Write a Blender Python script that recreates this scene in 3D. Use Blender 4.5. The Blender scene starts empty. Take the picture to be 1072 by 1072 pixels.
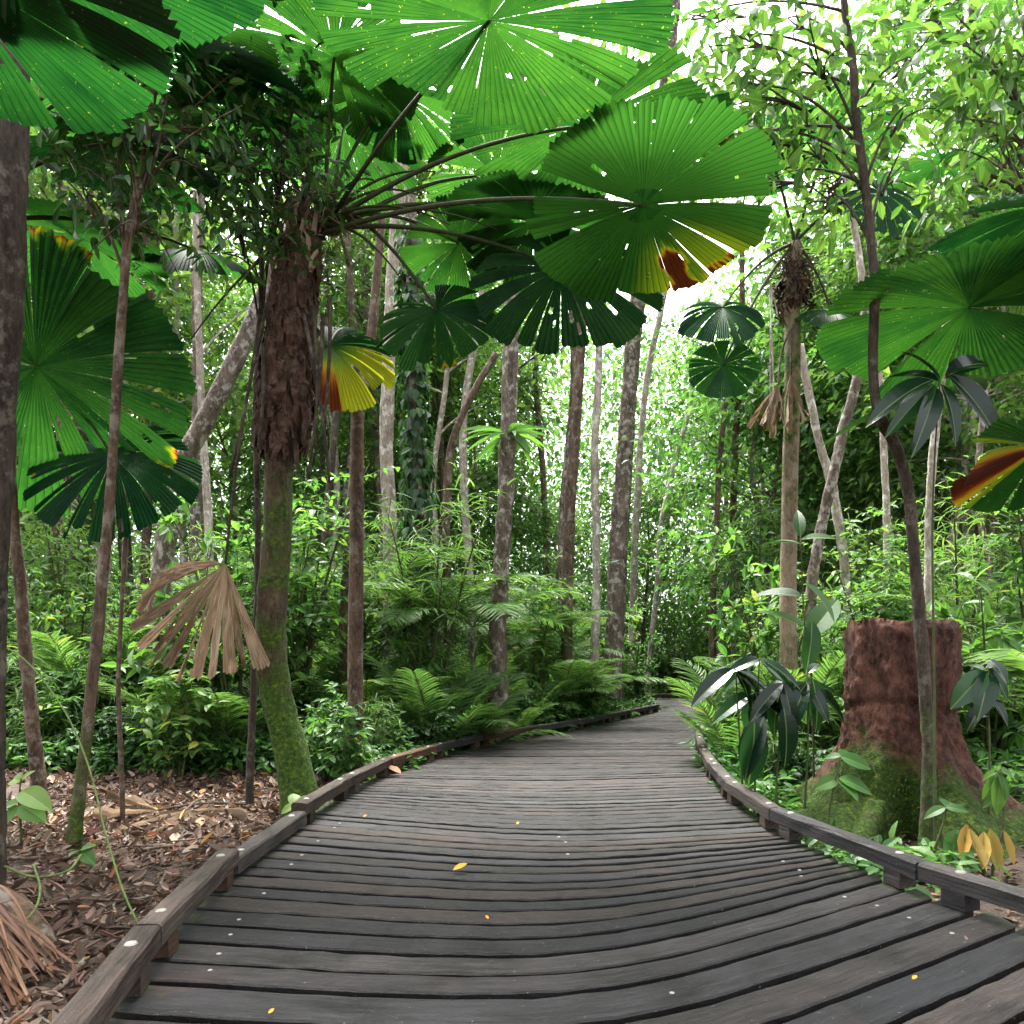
import bpy, math, random
import numpy as np
from mathutils import Vector, Quaternion
R = math.radians
sc = bpy.context.scene
col = sc.collection

# ---------------------------------------------------------------- camera, sky, sun, exposure
S = 1072.0; F = 800.0; HOR = 690.0; H = 1.4
cam = bpy.data.cameras.new('camera'); cam_o = bpy.data.objects.new('camera', cam); col.objects.link(cam_o)
cam.sensor_width = 36; cam.lens = 36 * F / S; cam.shift_y = (HOR - S / 2) / S
cam.clip_start = 0.05; cam.clip_end = 600
cam_o.location = (0, 0, H); cam_o.rotation_euler = (R(90), 0, 0)
sc.camera = cam_o
SUN_EL, SUN_AZ = 64, -14
w = bpy.data.worlds.new('World'); sc.world = w; w.use_nodes = True
nt = w.node_tree
sky = nt.nodes.new('ShaderNodeTexSky'); sky.sky_type = 'NISHITA'; sky.sun_disc = False
sky.sun_elevation = R(SUN_EL); sky.sun_rotation = R(SUN_AZ); sky.dust_density = 7.0; sky.air_density = 1.0; sky.ozone_density = 0.6
hs = nt.nodes.new('ShaderNodeHueSaturation'); hs.inputs['Saturation'].default_value = .2   # thin overcast whitens the sky
nt.links.new(sky.outputs[0], hs.inputs['Color']); nt.links.new(hs.outputs[0], nt.nodes['Background'].inputs[0]); nt.nodes['Background'].inputs[1].default_value = 0.15
sl = bpy.data.lights.new('sun', 'SUN'); sl.energy = 2.3; sl.angle = R(25); sl.color = (1, .96, .88)
so = bpy.data.objects.new('sun', sl); col.objects.link(so)
sv = Vector((math.sin(R(SUN_AZ)) * math.cos(R(SUN_EL)), math.cos(R(SUN_AZ)) * math.cos(R(SUN_EL)), math.sin(R(SUN_EL))))
so.rotation_euler = sv.to_track_quat('Z', 'Y').to_euler(); so.location = sv * 60
sc.view_settings.view_transform = 'Standard'; sc.view_settings.look = 'None'
sc.view_settings.exposure = 2.65; sc.view_settings.gamma = 1.0
cy = sc.cycles
cy.max_bounces = 8; cy.diffuse_bounces = 5; cy.glossy_bounces = 3; cy.transmission_bounces = 6; cy.transparent_max_bounces = 8
cy.sample_clamp_indirect = 6; cy.caustics_reflective = False; cy.caustics_refractive = False
try:
    cy.use_denoising = True; cy.denoiser = 'OPENIMAGEDENOISE'
except Exception:
    pass

# ---------------------------------------------------------------- helpers
def P(px, py, d):                                   # photograph position at a depth -> point of the place
    return np.array([(px - S / 2) * d / F, d, H - (py - HOR) * d / F])
def G(px, py, z=0.0):                               # the same on a level of the ground
    return P(px, py, (H - z) * F / (py - HOR))
def nrm(v):
    v = np.asarray(v, float); return v / (np.linalg.norm(v, axis=-1, keepdims=True) + 1e-9)
def rs(seed): return np.random.RandomState(seed)

class MB:
    def __init__(s): s.V = []; s.F = {3: [], 4: []}; s.M = {3: [], 4: []}; s.A = []; s.n = 0
    def add(s, V, Fs, mi=0, var=0.5, aux=0.0, uv=None):
        V = np.asarray(V, float); n = len(V)
        A = np.zeros((n, 5)); A[:, 0] = var; A[:, 1] = aux
        if uv is not None: A[:, 2:4] = uv
        s.V.append(V); s.A.append(A)
        if not isinstance(Fs, (list, tuple)): Fs = [Fs]
        for f in Fs:
            f = np.asarray(f, int)
            if len(f) == 0: continue
            s.F[f.shape[1]].append(f + s.n); s.M[f.shape[1]].append(np.full(len(f), mi))
        s.n += n
    def mesh(s, name, off=None, smooth=False):
        me = bpy.data.meshes.new(name)
        V = np.concatenate(s.V); A = np.concatenate(s.A)
        if off is not None: V = V - np.asarray(off)
        idx = []; starts = []; mats = []; p = 0
        for k in (3, 4):
            if s.F[k]:
                f = np.concatenate(s.F[k]); idx.append(f.ravel()); starts.append(p + np.arange(len(f)) * k); p += f.size
                mats.append(np.concatenate(s.M[k]))
        idx = np.concatenate(idx); starts = np.concatenate(starts); mats = np.concatenate(mats)
        me.vertices.add(len(V)); me.vertices.foreach_set('co', V.astype(np.float32).ravel())
        me.loops.add(len(idx)); me.loops.foreach_set('vertex_index', idx.astype(np.int32))
        me.polygons.add(len(starts)); me.polygons.foreach_set('loop_start', starts.astype(np.int32))
        me.polygons.foreach_set('material_index', mats.astype(np.int32))
        me.polygons.foreach_set('use_smooth', np.full(len(starts), smooth))
        me.update(calc_edges=True)
        for i, nm in ((0, 'var'), (1, 'aux')):
            a = me.attributes.new(nm, 'FLOAT', 'POINT'); a.data.foreach_set('value', A[:, i].astype(np.float32))
        a = me.attributes.new('puv', 'FLOAT_VECTOR', 'POINT'); a.data.foreach_set('vector', A[:, 2:5].astype(np.float32).ravel())
        return me

def link(name, me, parent=None, mats=None):
    if mats is not None:
        for m in (mats if isinstance(mats, (list, tuple)) else [mats]): me.materials.append(m)
    o = bpy.data.objects.new(name, me); col.objects.link(o)
    if parent is not None: o.parent = parent
    return o
def obj(name, mb, mats, parent=None, off=None, smooth=False, label=None):
    o = link(name, mb.mesh(name, off, smooth), parent, mats)
    if label: o['label'] = label
    return o
def tag(o, label, cat, group=None, kind=None):
    o['label'] = label; o['category'] = cat
    if group: o['group'] = group
    if kind: o['kind'] = kind
    return o
def thing(name, label, cat, loc=(0, 0, 0), group=None, kind=None):
    o = bpy.data.objects.new(name, None); col.objects.link(o); o.location = tuple(float(x) for x in loc); o.empty_display_size = .1
    return tag(o, label, cat, group, kind)
def part_empty(name, parent):
    o = bpy.data.objects.new(name, None); col.objects.link(o); o.parent = parent; o.empty_display_size = .05
    return o
KIDS = {}
def copy_tree(o, parent=None):
    c = o.copy(); col.objects.link(c)
    if parent is not None: c.parent = parent
    for ch in o.children: copy_tree(ch, c)
    return c
def place(proto, loc, rz, sc_, label, group=None, used=set(), lean=None):
    if proto.name not in used:
        used.add(proto.name); o = proto
    else:
        o = copy_tree(proto)
    o.location = tuple(float(x) for x in loc); o.rotation_euler = (lean[0] if lean else 0, lean[1] if lean else 0, rz)
    o.scale = (sc_, sc_, sc_) if np.isscalar(sc_) else sc_
    o['label'] = label
    if group: o['group'] = group
    return o

def smooth_path(pts, n):
    pts = np.asarray(pts, float); k = len(pts)
    if k < 3:
        t = np.linspace(0, 1, n)[:, None]; return pts[0] * (1 - t) + pts[-1] * t
    pp = np.vstack([2 * pts[0] - pts[1], pts, 2 * pts[-1] - pts[-2]])
    seg = np.linalg.norm(np.diff(pts, axis=0), axis=1); cum = np.concatenate([[0], np.cumsum(seg)])
    out = []
    for s_ in np.linspace(0, cum[-1], n):
        i = min(int(np.searchsorted(cum, s_, 'right')) - 1, k - 2); t = (s_ - cum[i]) / (seg[i] + 1e-9)
        p0, p1, p2, p3 = pp[i], pp[i + 1], pp[i + 2], pp[i + 3]
        out.append(.5 * ((2 * p1) + (-p0 + p2) * t + (2 * p0 - 5 * p1 + 4 * p2 - p3) * t * t + (-p0 + 3 * p1 - 3 * p2 + p3) * t ** 3))
    return np.array(out)
def frames(pts):
    T = nrm(np.gradient(pts, axis=0)); N = np.zeros_like(T)
    a = np.array([1., 0, 0]) if abs(T[0][0]) < .8 else np.array([0, 1., 0])
    n = nrm(a - T[0] * np.dot(a, T[0]))
    for i in range(len(pts)):
        n = nrm(n - T[i] * np.dot(n, T[i])); N[i] = n
    return T, N, np.cross(T, N)
def tube(mb, pts, rad, ns=8, mi=0, rough=0.0, rng=None, var=.5, aux=0.0, cap=True, lump=0.0):
    pts = np.asarray(pts, float); m = len(pts); rad = np.broadcast_to(np.asarray(rad, float), (m,))
    T, N, B = frames(pts); a = np.arange(ns) * 2 * math.pi / ns
    rr = np.ones((m, ns))
    if rough and rng is not None:
        ph = rng.rand(4) * 6.3
        s_ = np.linspace(0, 1, m)[:, None] * m
        rr += rough * (.6 * np.sin(2 * a + ph[0] + .21 * s_) + .5 * np.sin(3 * a + ph[1] - .33 * s_) + .5 * np.sin(5 * a + ph[2] + .5 * s_)) + rough * .8 * rng.randn(m, ns) * .5
    if lump and rng is not None: rr += lump * rng.randn(m, 1)
    ring = pts[:, None] + (rad[:, None] * rr)[..., None] * (N[:, None] * np.cos(a)[None, :, None] + B[:, None] * np.sin(a)[None, :, None])
    V = ring.reshape(-1, 3)
    i = np.arange(m - 1)[:, None] * ns; j = np.arange(ns)[None]; j2 = (j + 1) % ns
    Fq = np.stack([i + j, i + j2, i + ns + j2, i + ns + j], -1).reshape(-1, 4)
    L = np.concatenate([[0], np.cumsum(np.linalg.norm(np.diff(pts, axis=0), axis=1))])
    uv = np.stack([np.tile(np.arange(ns) / ns, m), np.repeat(L, ns)], -1)
    Fs = [Fq]
    if cap:
        V = np.vstack([V, pts[-1:] + T[-1:] * rad[-1] * .4, pts[:1]]); uv = np.vstack([uv, [[0, L[-1]], [0, 0]]])
        b = (m - 1) * ns
        Fs.append(np.array([[b + k, b + (k + 1) % ns, m * ns] for k in range(ns)]))
        Fs.append(np.array([[(k + 1) % ns, k, m * ns + 1] for k in range(ns)]))
    A = aux
    if not np.isscalar(aux):
        A = np.repeat(np.asarray(aux), ns)
        if cap: A = np.concatenate([A, [aux[-1], aux[0]]])
    mb.add(V, Fs, mi, var, A, uv)

# leaf shapes: x across, y along, z up (unit length)
def leaf_shape(ts, ws, fold=.12, droop=.15, wid=.2):
    V = []; rows = []
    for t, w_ in zip(ts, ws):
        z = -droop * t * t
        if w_ == 0: rows.append([len(V)]); V.append((0, t, z))
        else:
            rows.append([len(V), len(V) + 1, len(V) + 2])
            V += [(-w_ * wid, t, z + fold * w_ * wid), (0, t, z), (w_ * wid, t, z + fold * w_ * wid)]
    T3 = []; T4 = []
    for a, b in zip(rows[:-1], rows[1:]):
        if len(a) == 3 and len(b) == 3: T4 += [(a[0], a[1], b[1], b[0]), (a[1], a[2], b[2], b[1])]
        elif len(a) == 1: T3 += [(a[0], b[1], b[0]), (a[0], b[2], b[1])]
        else: T3 += [(a[0], a[1], b[0]), (a[1], a[2], b[0])]
    return np.array(V, float), np.array(T3, int).reshape(-1, 3), np.array(T4, int).reshape(-1, 4)
LEAF = leaf_shape([0, .12, .4, .7, .88, 1], [0, .5, 1, .8, .4, 0], .35, .22, .21)
LEAFW = leaf_shape([0, .1, .35, .62, .85, 1], [0, .62, 1, .9, .45, 0], .3, .25, .3)
LEAFS = leaf_shape([0, .4, 1], [0, 1, 0], .3, .15, .25)
LEAFN = leaf_shape([0, .25, .6, 1], [0, 1, .8, 0], .5, .35, .05)
LEAFBIG = leaf_shape([0, .06, .15, .25, .35, .45, .55, .65, .75, .85, .93, 1], [0, .35, .66, .88, .98, 1, .97, .88, .72, .5, .26, 0], .28, .3, .21)
LEAFDRY = leaf_shape([0, .2, .5, .8, 1], [0, .7, 1, .6, 0], .7, -.35, .24)
def leaves(mb, tm, Pp, Y, Z, size, var, mi=0, wscale=None, aux=0.0):
    Tv, T3, T4 = tm; Pp = np.asarray(Pp, float); N = len(Pp)
    if N == 0: return
    Y = nrm(Y); X = nrm(np.cross(Y, Z)); Z = np.cross(X, Y)
    size = np.broadcast_to(size, (N,)); ws = np.broadcast_to(1.0 if wscale is None else wscale, (N,))
    V = Pp[:, None] + size[:, None, None] * ((Tv[:, 0][None] * ws[:, None])[..., None] * X[:, None] + Tv[:, 1][None, :, None] * Y[:, None] + Tv[:, 2][None, :, None] * Z[:, None])
    k = len(Tv); o = (np.arange(N) * k)[:, None, None]
    uv = np.tile(Tv[:, :2], (N, 1))
    mb.add(V.reshape(-1, 3), [(T3[None] + o).reshape(-1, 3), (T4[None] + o).reshape(-1, 4)], mi, np.repeat(np.broadcast_to(var, (N,)), k), np.repeat(np.broadcast_to(aux, (N,)), k), uv)

# ---------------------------------------------------------------- materials
def mat(name):
    m = bpy.data.materials.new(name); m.use_nodes = True; t = m.node_tree; t.nodes.clear()
    o = t.nodes.new('ShaderNodeOutputMaterial'); return m, t, o
def nd(t, ty, **kw):
    n = t.nodes.new(ty)
    for k, v in kw.items():
        if k.startswith('i_'):
            n.inputs[int(k[2:]) if k[2:].isdigit() else k[2:].replace('_', ' ')].default_value = v
        else: setattr(n, k, v)
    return n
def ramp(t, fac, stops, interp='LINEAR'):
    r = nd(t, 'ShaderNodeValToRGB'); r.color_ramp.interpolation = interp
    el = r.color_ramp.elements
    while len(el) < len(stops): el.new(.5)
    for e, (p, c) in zip(el, stops): e.position = p; e.color = (*c, 1)
    t.links.new(fac, r.inputs[0]); return r.outputs[0]
def attr(t, nm, out='Fac'):
    return nd(t, 'ShaderNodeAttribute', attribute_name=nm).outputs[out]
def mth(t, op, a, b=None, clamp=False):
    n = nd(t, 'ShaderNodeMath', operation=op, use_clamp=clamp)
    for i, v in enumerate((a, b)):
        if v is None: continue
        if isinstance(v, (int, float)): n.inputs[i].default_value = v
        else: t.links.new(v, n.inputs[i])
    return n.outputs[0]
def mixc(t, f, a, b, bt='MIX'):
    n = nd(t, 'ShaderNodeMix', data_type='RGBA', blend_type=bt)
    for i, v in ((0, f), (6, a), (7, b)):
        if isinstance(v, (int, float)): n.inputs[i].default_value = v
        elif isinstance(v, tuple): n.inputs[i].default_value = (*v, 1)
        else: t.links.new(v, n.inputs[i])
    return n.outputs[2]
def noise(t, scale, detail=4, rough=.55, vec=None, out=0, dist=0):
    n = nd(t, 'ShaderNodeTexNoise'); n.inputs['Scale'].default_value = scale; n.inputs['Detail'].default_value = detail
    n.inputs['Roughness'].default_value = rough; n.inputs['Distortion'].default_value = dist
    if vec is not None: t.links.new(vec, n.inputs['Vector'])
    return n.outputs[out]
def objco(t, scale=(1, 1, 1)):
    c = nd(t, 'ShaderNodeTexCoord'); m = nd(t, 'ShaderNodeMapping'); m.inputs['Scale'].default_value = scale
    t.links.new(c.outputs['Object'], m.inputs[0]); return m.outputs[0]
def bump(t, h, st, dist):
    b = nd(t, 'ShaderNodeBump'); b.inputs['Strength'].default_value = st; b.inputs['Distance'].default_value = dist
    t.links.new(h, b.inputs['Height']); return b.outputs[0]

def leaf_mat(name, stops, trans=.45, tmul=(1.5, 1.6, .9), rough=.46, spec=.33, obj_var=.0):
    m, t, o = mat(name)
    v = attr(t, 'var')
    if obj_var:
        oi = nd(t, 'ShaderNodeObjectInfo')
        v = mth(t, 'ADD', v, mth(t, 'MULTIPLY', mth(t, 'SUBTRACT', oi.outputs['Random'], .5), obj_var), True)
    c = ramp(t, v, stops)
    # midrib: paler line along the leaf
    sx = nd(t, 'ShaderNodeSeparateXYZ'); t.links.new(attr(t, 'puv', 'Vector'), sx.inputs[0])
    rib = mth(t, 'MULTIPLY', mth(t, 'LESS_THAN', mth(t, 'ABSOLUTE', sx.outputs[0]), .012), mth(t, 'GREATER_THAN', sx.outputs[1], .001))
    c = mixc(t, mth(t, 'MULTIPLY', rib, .45), c, (.22, .3, .1))
    pr = nd(t, 'ShaderNodeBsdfPrincipled'); t.links.new(c, pr.inputs['Base Color'])
    pr.inputs['Roughness'].default_value = rough; pr.inputs['Specular IOR Level'].default_value = spec
    tr = nd(t, 'ShaderNodeBsdfTranslucent'); t.links.new(mixc(t, 1.0, c, tmul, 'MULTIPLY'), tr.inputs[0])
    mx = nd(t, 'ShaderNodeMixShader'); mx.inputs[0].default_value = trans
    t.links.new(pr.outputs[0], mx.inputs[1]); t.links.new(tr.outputs[0], mx.inputs[2]); t.links.new(mx.outputs[0], o.inputs[0])
    return m
M_leaf = leaf_mat('leaf_broad', [(0, (.022, .08, .02)), (.4, (.062, .16, .038)), (.75, (.12, .235, .05)), (.95, (.18, .28, .055)), (1, (.27, .27, .05))], obj_var=.5)
M_leaf_light = leaf_mat('leaf_light', [(0, (.028, .095, .02)), (.5, (.058, .155, .03)), (1, (.115, .23, .045))], .5, (1.5, 1.4, .9), obj_var=.3)
M_leaf_dark = leaf_mat('leaf_dark', [(0, (.003, .013, .007)), (.55, (.006, .028, .011)), (1, (.03, .1, .028))], .22, rough=.24, spec=.4)
M_leaf_dusk = leaf_mat('leaf_dusk', [(0, (.012, .045, .014)), (.5, (.025, .08, .02)), (1, (.06, .14, .03))], .35)
M_leaf_far = leaf_mat('leaf_far', [(0, (.03, .09, .028)), (.4, (.066, .155, .042)), (.8, (.11, .21, .045)), (1, (.18, .26, .07))], .5, obj_var=.45)
M_feather = leaf_mat('feather_leaf', [(0, (.025, .08, .022)), (.5, (.055, .14, .036)), (.9, (.11, .2, .05)), (1, (.22, .22, .07))], .45, obj_var=.4)
M_litter = leaf_mat('litter', [(0, (.025, .013, .009)), (.3, (.065, .036, .025)), (.5, (.13, .08, .058)), (.66, (.22, .155, .12)), (.78, (.13, .05, .04)), (.9, (.33, .26, .2)), (.97, (.25, .085, .03)), (1, (.35, .2, .05))], .12, (1, .9, .8), .6, .3)
M_yellow = leaf_mat('yellow_leaf', [(0, (.75, .38, .03)), (1, (.75, .3, .02))], .2, (1, 1, 1), .5)
M_wither = leaf_mat('withered', [(0, (.3, .16, .03)), (.5, (.42, .27, .06)), (1, (.25, .2, .05))], .3, (1, 1, 1), .5)

def fan_mat(name, dark, light, trans=.55, tmul=(1.3, 1.2, .55), rough=.5):
    m, t, o = mat(name)
    sx = nd(t, 'ShaderNodeSeparateXYZ'); t.links.new(attr(t, 'puv', 'Vector'), sx.inputs[0])
    n = noise(t, 3.0, 3, .6, objco(t))
    cv = nd(t, 'ShaderNodeCombineXYZ'); t.links.new(mth(t, 'MULTIPLY', sx.outputs[0], 3.1), cv.inputs[0]); t.links.new(mth(t, 'MULTIPLY', sx.outputs[1], 2.0), cv.inputs[1])
    streak = noise(t, 2.2, 3, .6, cv.outputs[0])
    f = mth(t, 'ADD', mth(t, 'MULTIPLY', streak, .55), mth(t, 'MULTIPLY', n, .5), True)
    f = mth(t, 'ADD', f, mth(t, 'SUBTRACT', attr(t, 'var'), .5), True)
    c = ramp(t, f, [(.34, dark), (.68, light)])
    # pale yellow flecks
    fl = noise(t, 55, 2, .5, objco(t)); flm = mth(t, 'MULTIPLY', mth(t, 'GREATER_THAN', fl, .71), .4)
    c = mixc(t, flm, c, (.3, .36, .05))
    a = attr(t, 'aux'); an = mth(t, 'ADD', a, mth(t, 'MULTIPLY', mth(t, 'SUBTRACT', streak, .5), mth(t, 'MULTIPLY', a, .9)), True)
    c2 = ramp(t, an, [(.1, light), (.35, (.2, .3, .02)), (.55, (.42, .34, .02)), (.72, (.34, .11, .012)), (.82, (.13, .024, .009)), (1, (.06, .014, .008))])
    c = mixc(t, mth(t, 'GREATER_THAN', a, .03), c, c2)
    rib = mth(t, 'LESS_THAN', mth(t, 'ABSOLUTE', mth(t, 'SUBTRACT', mth(t, 'FRACT', sx.outputs[0]), .5)), .07)
    c = mixc(t, mth(t, 'MULTIPLY', rib, .6), c, tuple(x * .3 for x in dark))
    pr = nd(t, 'ShaderNodeBsdfPrincipled'); t.links.new(c, pr.inputs['Base Color']); pr.inputs['Roughness'].default_value = rough; pr.inputs['Specular IOR Level'].default_value = .16
    tr = nd(t, 'ShaderNodeBsdfTranslucent'); t.links.new(mixc(t, 1.0, c, tmul, 'MULTIPLY'), tr.inputs[0])
    mx = nd(t, 'ShaderNodeMixShader'); mx.inputs[0].default_value = trans
    t.links.new(pr.outputs[0], mx.inputs[1]); t.links.new(tr.outputs[0], mx.inputs[2]); t.links.new(mx.outputs[0], o.inputs[0])
    return m
M_fan = fan_mat('fan_blade', (.004, .035, .011), (.019, .086, .018))
M_fan_bright = fan_mat('fan_blade_bright', (.005, .034, .01), (.021, .086, .016), .55)
M_fan_dark = fan_mat('fan_blade_dark', (.003, .03, .011), (.012, .08, .02), .42)
M_fan_dead = leaf_mat('fan_blade_dead', [(0, (.1, .065, .042)), (.35, (.23, .165, .11)), (.7, (.35, .27, .19)), (1, (.46, .37, .28))], .2, (1, .9, .8), .7, .2)

def bark_mat(name, c1, c2, blot=None, blot_amt=.5, scale=6, moss=0.0, bst=.6, vertical=.35, rough=.85):
    m, t, o = mat(name)
    vec = objco(t, (1, 1, vertical))
    n1 = noise(t, scale, 8, .7, vec); n2 = noise(t, scale * 6, 6, .75, vec)
    c = ramp(t, mth(t, 'ADD', mth(t, 'MULTIPLY', n1, .55), mth(t, 'MULTIPLY', n2, .45)), [(.4, c1), (.6, c2)])
    if blot is not None:
        b = noise(t, scale * 1.1, 8, .72, objco(t, (1, 1, .8)))
        c = mixc(t, mth(t, 'MULTIPLY', ramp(t, b, [(.52, (0, 0, 0)), (.6, (1, 1, 1))]), blot_amt), c, blot)
    a = attr(t, 'aux'); mn = noise(t, 3.2, 7, .72, objco(t))
    mm = ramp(t, mth(t, 'ADD', mth(t, 'MULTIPLY', a, 1.2), mth(t, 'SUBTRACT', mn, .75)), [(.12, (0, 0, 0)), (.32, (1, 1, 1))])
    mc = ramp(t, noise(t, 26, 3, .6, objco(t)), [(.3, (.012, .03, .004)), (.55, (.045, .09, .008)), (.78, (.16, .22, .018))])
    c = mixc(t, mm, c, mc)
    pr = nd(t, 'ShaderNodeBsdfPrincipled'); t.links.new(c, pr.inputs['Base Color']); pr.inputs['Roughness'].default_value = rough; pr.inputs['Specular IOR Level'].default_value = .25
    h = mth(t, 'ADD', n1, mth(t, 'MULTIPLY', n2, .8)); h = mth(t, 'ADD', h, mth(t, 'MULTIPLY', mth(t, 'MULTIPLY', noise(t, 60, 3, .6, objco(t)), mm), 1.0))
    t.links.new(bump(t, h, bst, .05), pr.inputs['Normal'])
    t.links.new(pr.outputs[0], o.inputs[0]); return m
M_bark = bark_mat('bark_grey', (.035, .026, .019), (.19, .15, .115), (.45, .42, .37), .7)
M_bark_brown = bark_mat('bark_brown', (.025, .016, .011), (.15, .1, .065), (.32, .29, .24), .45)
M_bark_pale = bark_mat('bark_pale', (.14, .11, .085), (.46, .4, .33), (.72, .7, .64), .75)
M_bark_dark = bark_mat('bark_dark', (.014, .011, .009), (.085, .064, .046), (.24, .22, .18), .4)
M_palm = bark_mat('palm_trunk', (.02, .013, .009), (.11, .075, .045), (.17, .14, .085), .4, 7)
M_fibre = bark_mat('palm_fibre', (.014, .008, .006), (.15, .085, .058), (.28, .19, .14), .35, 9, bst=1.0, vertical=.5)
M_stump = bark_mat('stump_bark', (.02, .009, .007), (.18, .078, .052), (.04, .018, .014), .7, 4.6, bst=1.0, vertical=.4)
M_petiole = bark_mat('petiole', (.02, .028, .012), (.055, .065, .025), None, .0, 12, bst=.2)
M_stem = bark_mat('green_stem', (.03, .045, .015), (.09, .1, .04), None, 0, 10, bst=.2)
M_vine = bark_mat('vine', (.06, .1, .025), (.13, .18, .05), None, 0, 10, bst=.1)
M_soil = None
def wood_mat(name, c1, c2, kerb=False):
    m, t, o = mat(name)
    oi = nd(t, 'ShaderNodeObjectInfo')
    mp = nd(t, 'ShaderNodeMapping'); mp.inputs['Scale'].default_value = (1.0, 16, 1)
    cx = nd(t, 'ShaderNodeCombineXYZ'); t.links.new(mth(t, 'MULTIPLY', oi.outputs['Random'], 57.0), cx.inputs[0]); t.links.new(mth(t, 'MULTIPLY', oi.outputs['Random'], 31.0), cx.inputs[2])
    va = nd(t, 'ShaderNodeVectorMath', operation='ADD'); t.links.new(attr(t, 'puv', 'Vector'), va.inputs[0]); t.links.new(cx.outputs[0], va.inputs[1])
    t.links.new(va.outputs[0], mp.inputs[0])
    g = noise(t, 3.0, 8, .7, mp.outputs[0], dist=.3)
    blot = noise(t, 2.3, 5, .6, objco(t)); fine = noise(t, 60, 3, .7, objco(t))
    f = mth(t, 'ADD', mth(t, 'MULTIPLY', g, .6), mth(t, 'MULTIPLY', blot, .4))
    c = ramp(t, f, [(.38, c1), (.62, c2)])
    v = nd(t, 'ShaderNodeHueSaturation'); t.links.new(c, v.inputs['Color'])
    t.links.new(mth(t, 'ADD', mth(t, 'MULTIPLY', oi.outputs['Random'], 1.0), .45), v.inputs['Value'])
    t.links.new(mth(t, 'ADD', mth(t, 'MULTIPLY', mth(t, 'FRACT', mth(t, 'MULTIPLY', oi.outputs['Random'], 7.3)), 1.1), .5), v.inputs['Saturation'])
    c = mixc(t, 1.0, v.outputs[0], ramp(t, mth(t, 'FRACT', mth(t, 'MULTIPLY', oi.outputs['Random'], 13.7)), [(0, (.8, .93, 1.15)), (.45, (.95, 1, 1.05)), (.8, (1.08, 1, .95)), (1, (1.35, 1.02, .92))]), 'MULTIPLY')
    # reddish stains, green algae at the ends, white specks
    st = ramp(t, noise(t, 1.1, 4, .6, objco(t)), [(.58, (0, 0, 0)), (.68, (1, 1, 1))])
    c = mixc(t, mth(t, 'MULTIPLY', st, .18), c, (.105, .05, .04))
    a = attr(t, 'aux')
    al = ramp(t, mth(t, 'ADD', a, mth(t, 'SUBTRACT', noise(t, 9, 4, .7, objco(t)), .62)), [(.3, (0, 0, 0)), (.5, (1, 1, 1))])
    c = mixc(t, mth(t, 'MULTIPLY', al, .75), c, (.05, .075, .015))
    if not kerb:   # shade of the gaps painted into the board edges as ragged near-black
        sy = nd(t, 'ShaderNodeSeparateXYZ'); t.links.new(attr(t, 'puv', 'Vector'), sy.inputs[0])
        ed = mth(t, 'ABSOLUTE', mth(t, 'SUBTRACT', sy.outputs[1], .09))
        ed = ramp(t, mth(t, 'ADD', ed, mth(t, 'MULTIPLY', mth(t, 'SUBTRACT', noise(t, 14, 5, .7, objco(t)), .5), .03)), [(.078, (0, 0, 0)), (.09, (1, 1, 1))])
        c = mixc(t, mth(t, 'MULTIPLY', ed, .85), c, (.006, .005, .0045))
    sp = mth(t, 'GREATER_THAN', noise(t, 55, 1, .5, objco(t)), .775)
    c = mixc(t, mth(t, 'MULTIPLY', sp, .5), c, (.3, .29, .26))
    pr = nd(t, 'ShaderNodeBsdfPrincipled'); t.links.new(c, pr.inputs['Base Color'])
    t.links.new(ramp(t, blot, [(.35, (.42, .42, .42)), (.65, (.7, .7, .7))]), pr.inputs['Roughness']); pr.inputs['Specular IOR Level'].default_value = .24
    h = mth(t, 'ADD', g, mth(t, 'MULTIPLY', fine, .35)); t.links.new(bump(t, h, 1.0, .022), pr.inputs['Normal'])
    t.links.new(pr.outputs[0], o.inputs[0]); return m
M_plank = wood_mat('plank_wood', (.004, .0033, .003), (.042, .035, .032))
M_kerb = wood_mat('kerb_wood', (.012, .009, .0075), (.072, .052, .042), True)
m, t, o = mat('steel'); pr = nd(t, 'ShaderNodeBsdfPrincipled'); pr.inputs['Base Color'].default_value = (.3, .28, .25, 1); pr.inputs['Metallic'].default_value = .6; pr.inputs['Roughness'].default_value = .45; t.links.new(pr.outputs[0], o.inputs[0]); M_steel = m
m, t, o = mat('forest_soil')
c = ramp(t, mth(t, 'ADD', mth(t, 'MULTIPLY', noise(t, 1.3, 6, .65, objco(t)), .5), mth(t, 'MULTIPLY', noise(t, 22, 5, .7, objco(t)), .5)), [(.32, (.02, .013, .009)), (.5, (.06, .04, .028)), (.68, (.14, .095, .068))])
pr = nd(t, 'ShaderNodeBsdfPrincipled'); t.links.new(c, pr.inputs['Base Color']); pr.inputs['Roughness'].default_value = .95
t.links.new(bump(t, noise(t, 14, 6, .7, objco(t)), .9, .05), pr.inputs['Normal']); t.links.new(pr.outputs[0], o.inputs[0]); M_soil = m

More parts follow.
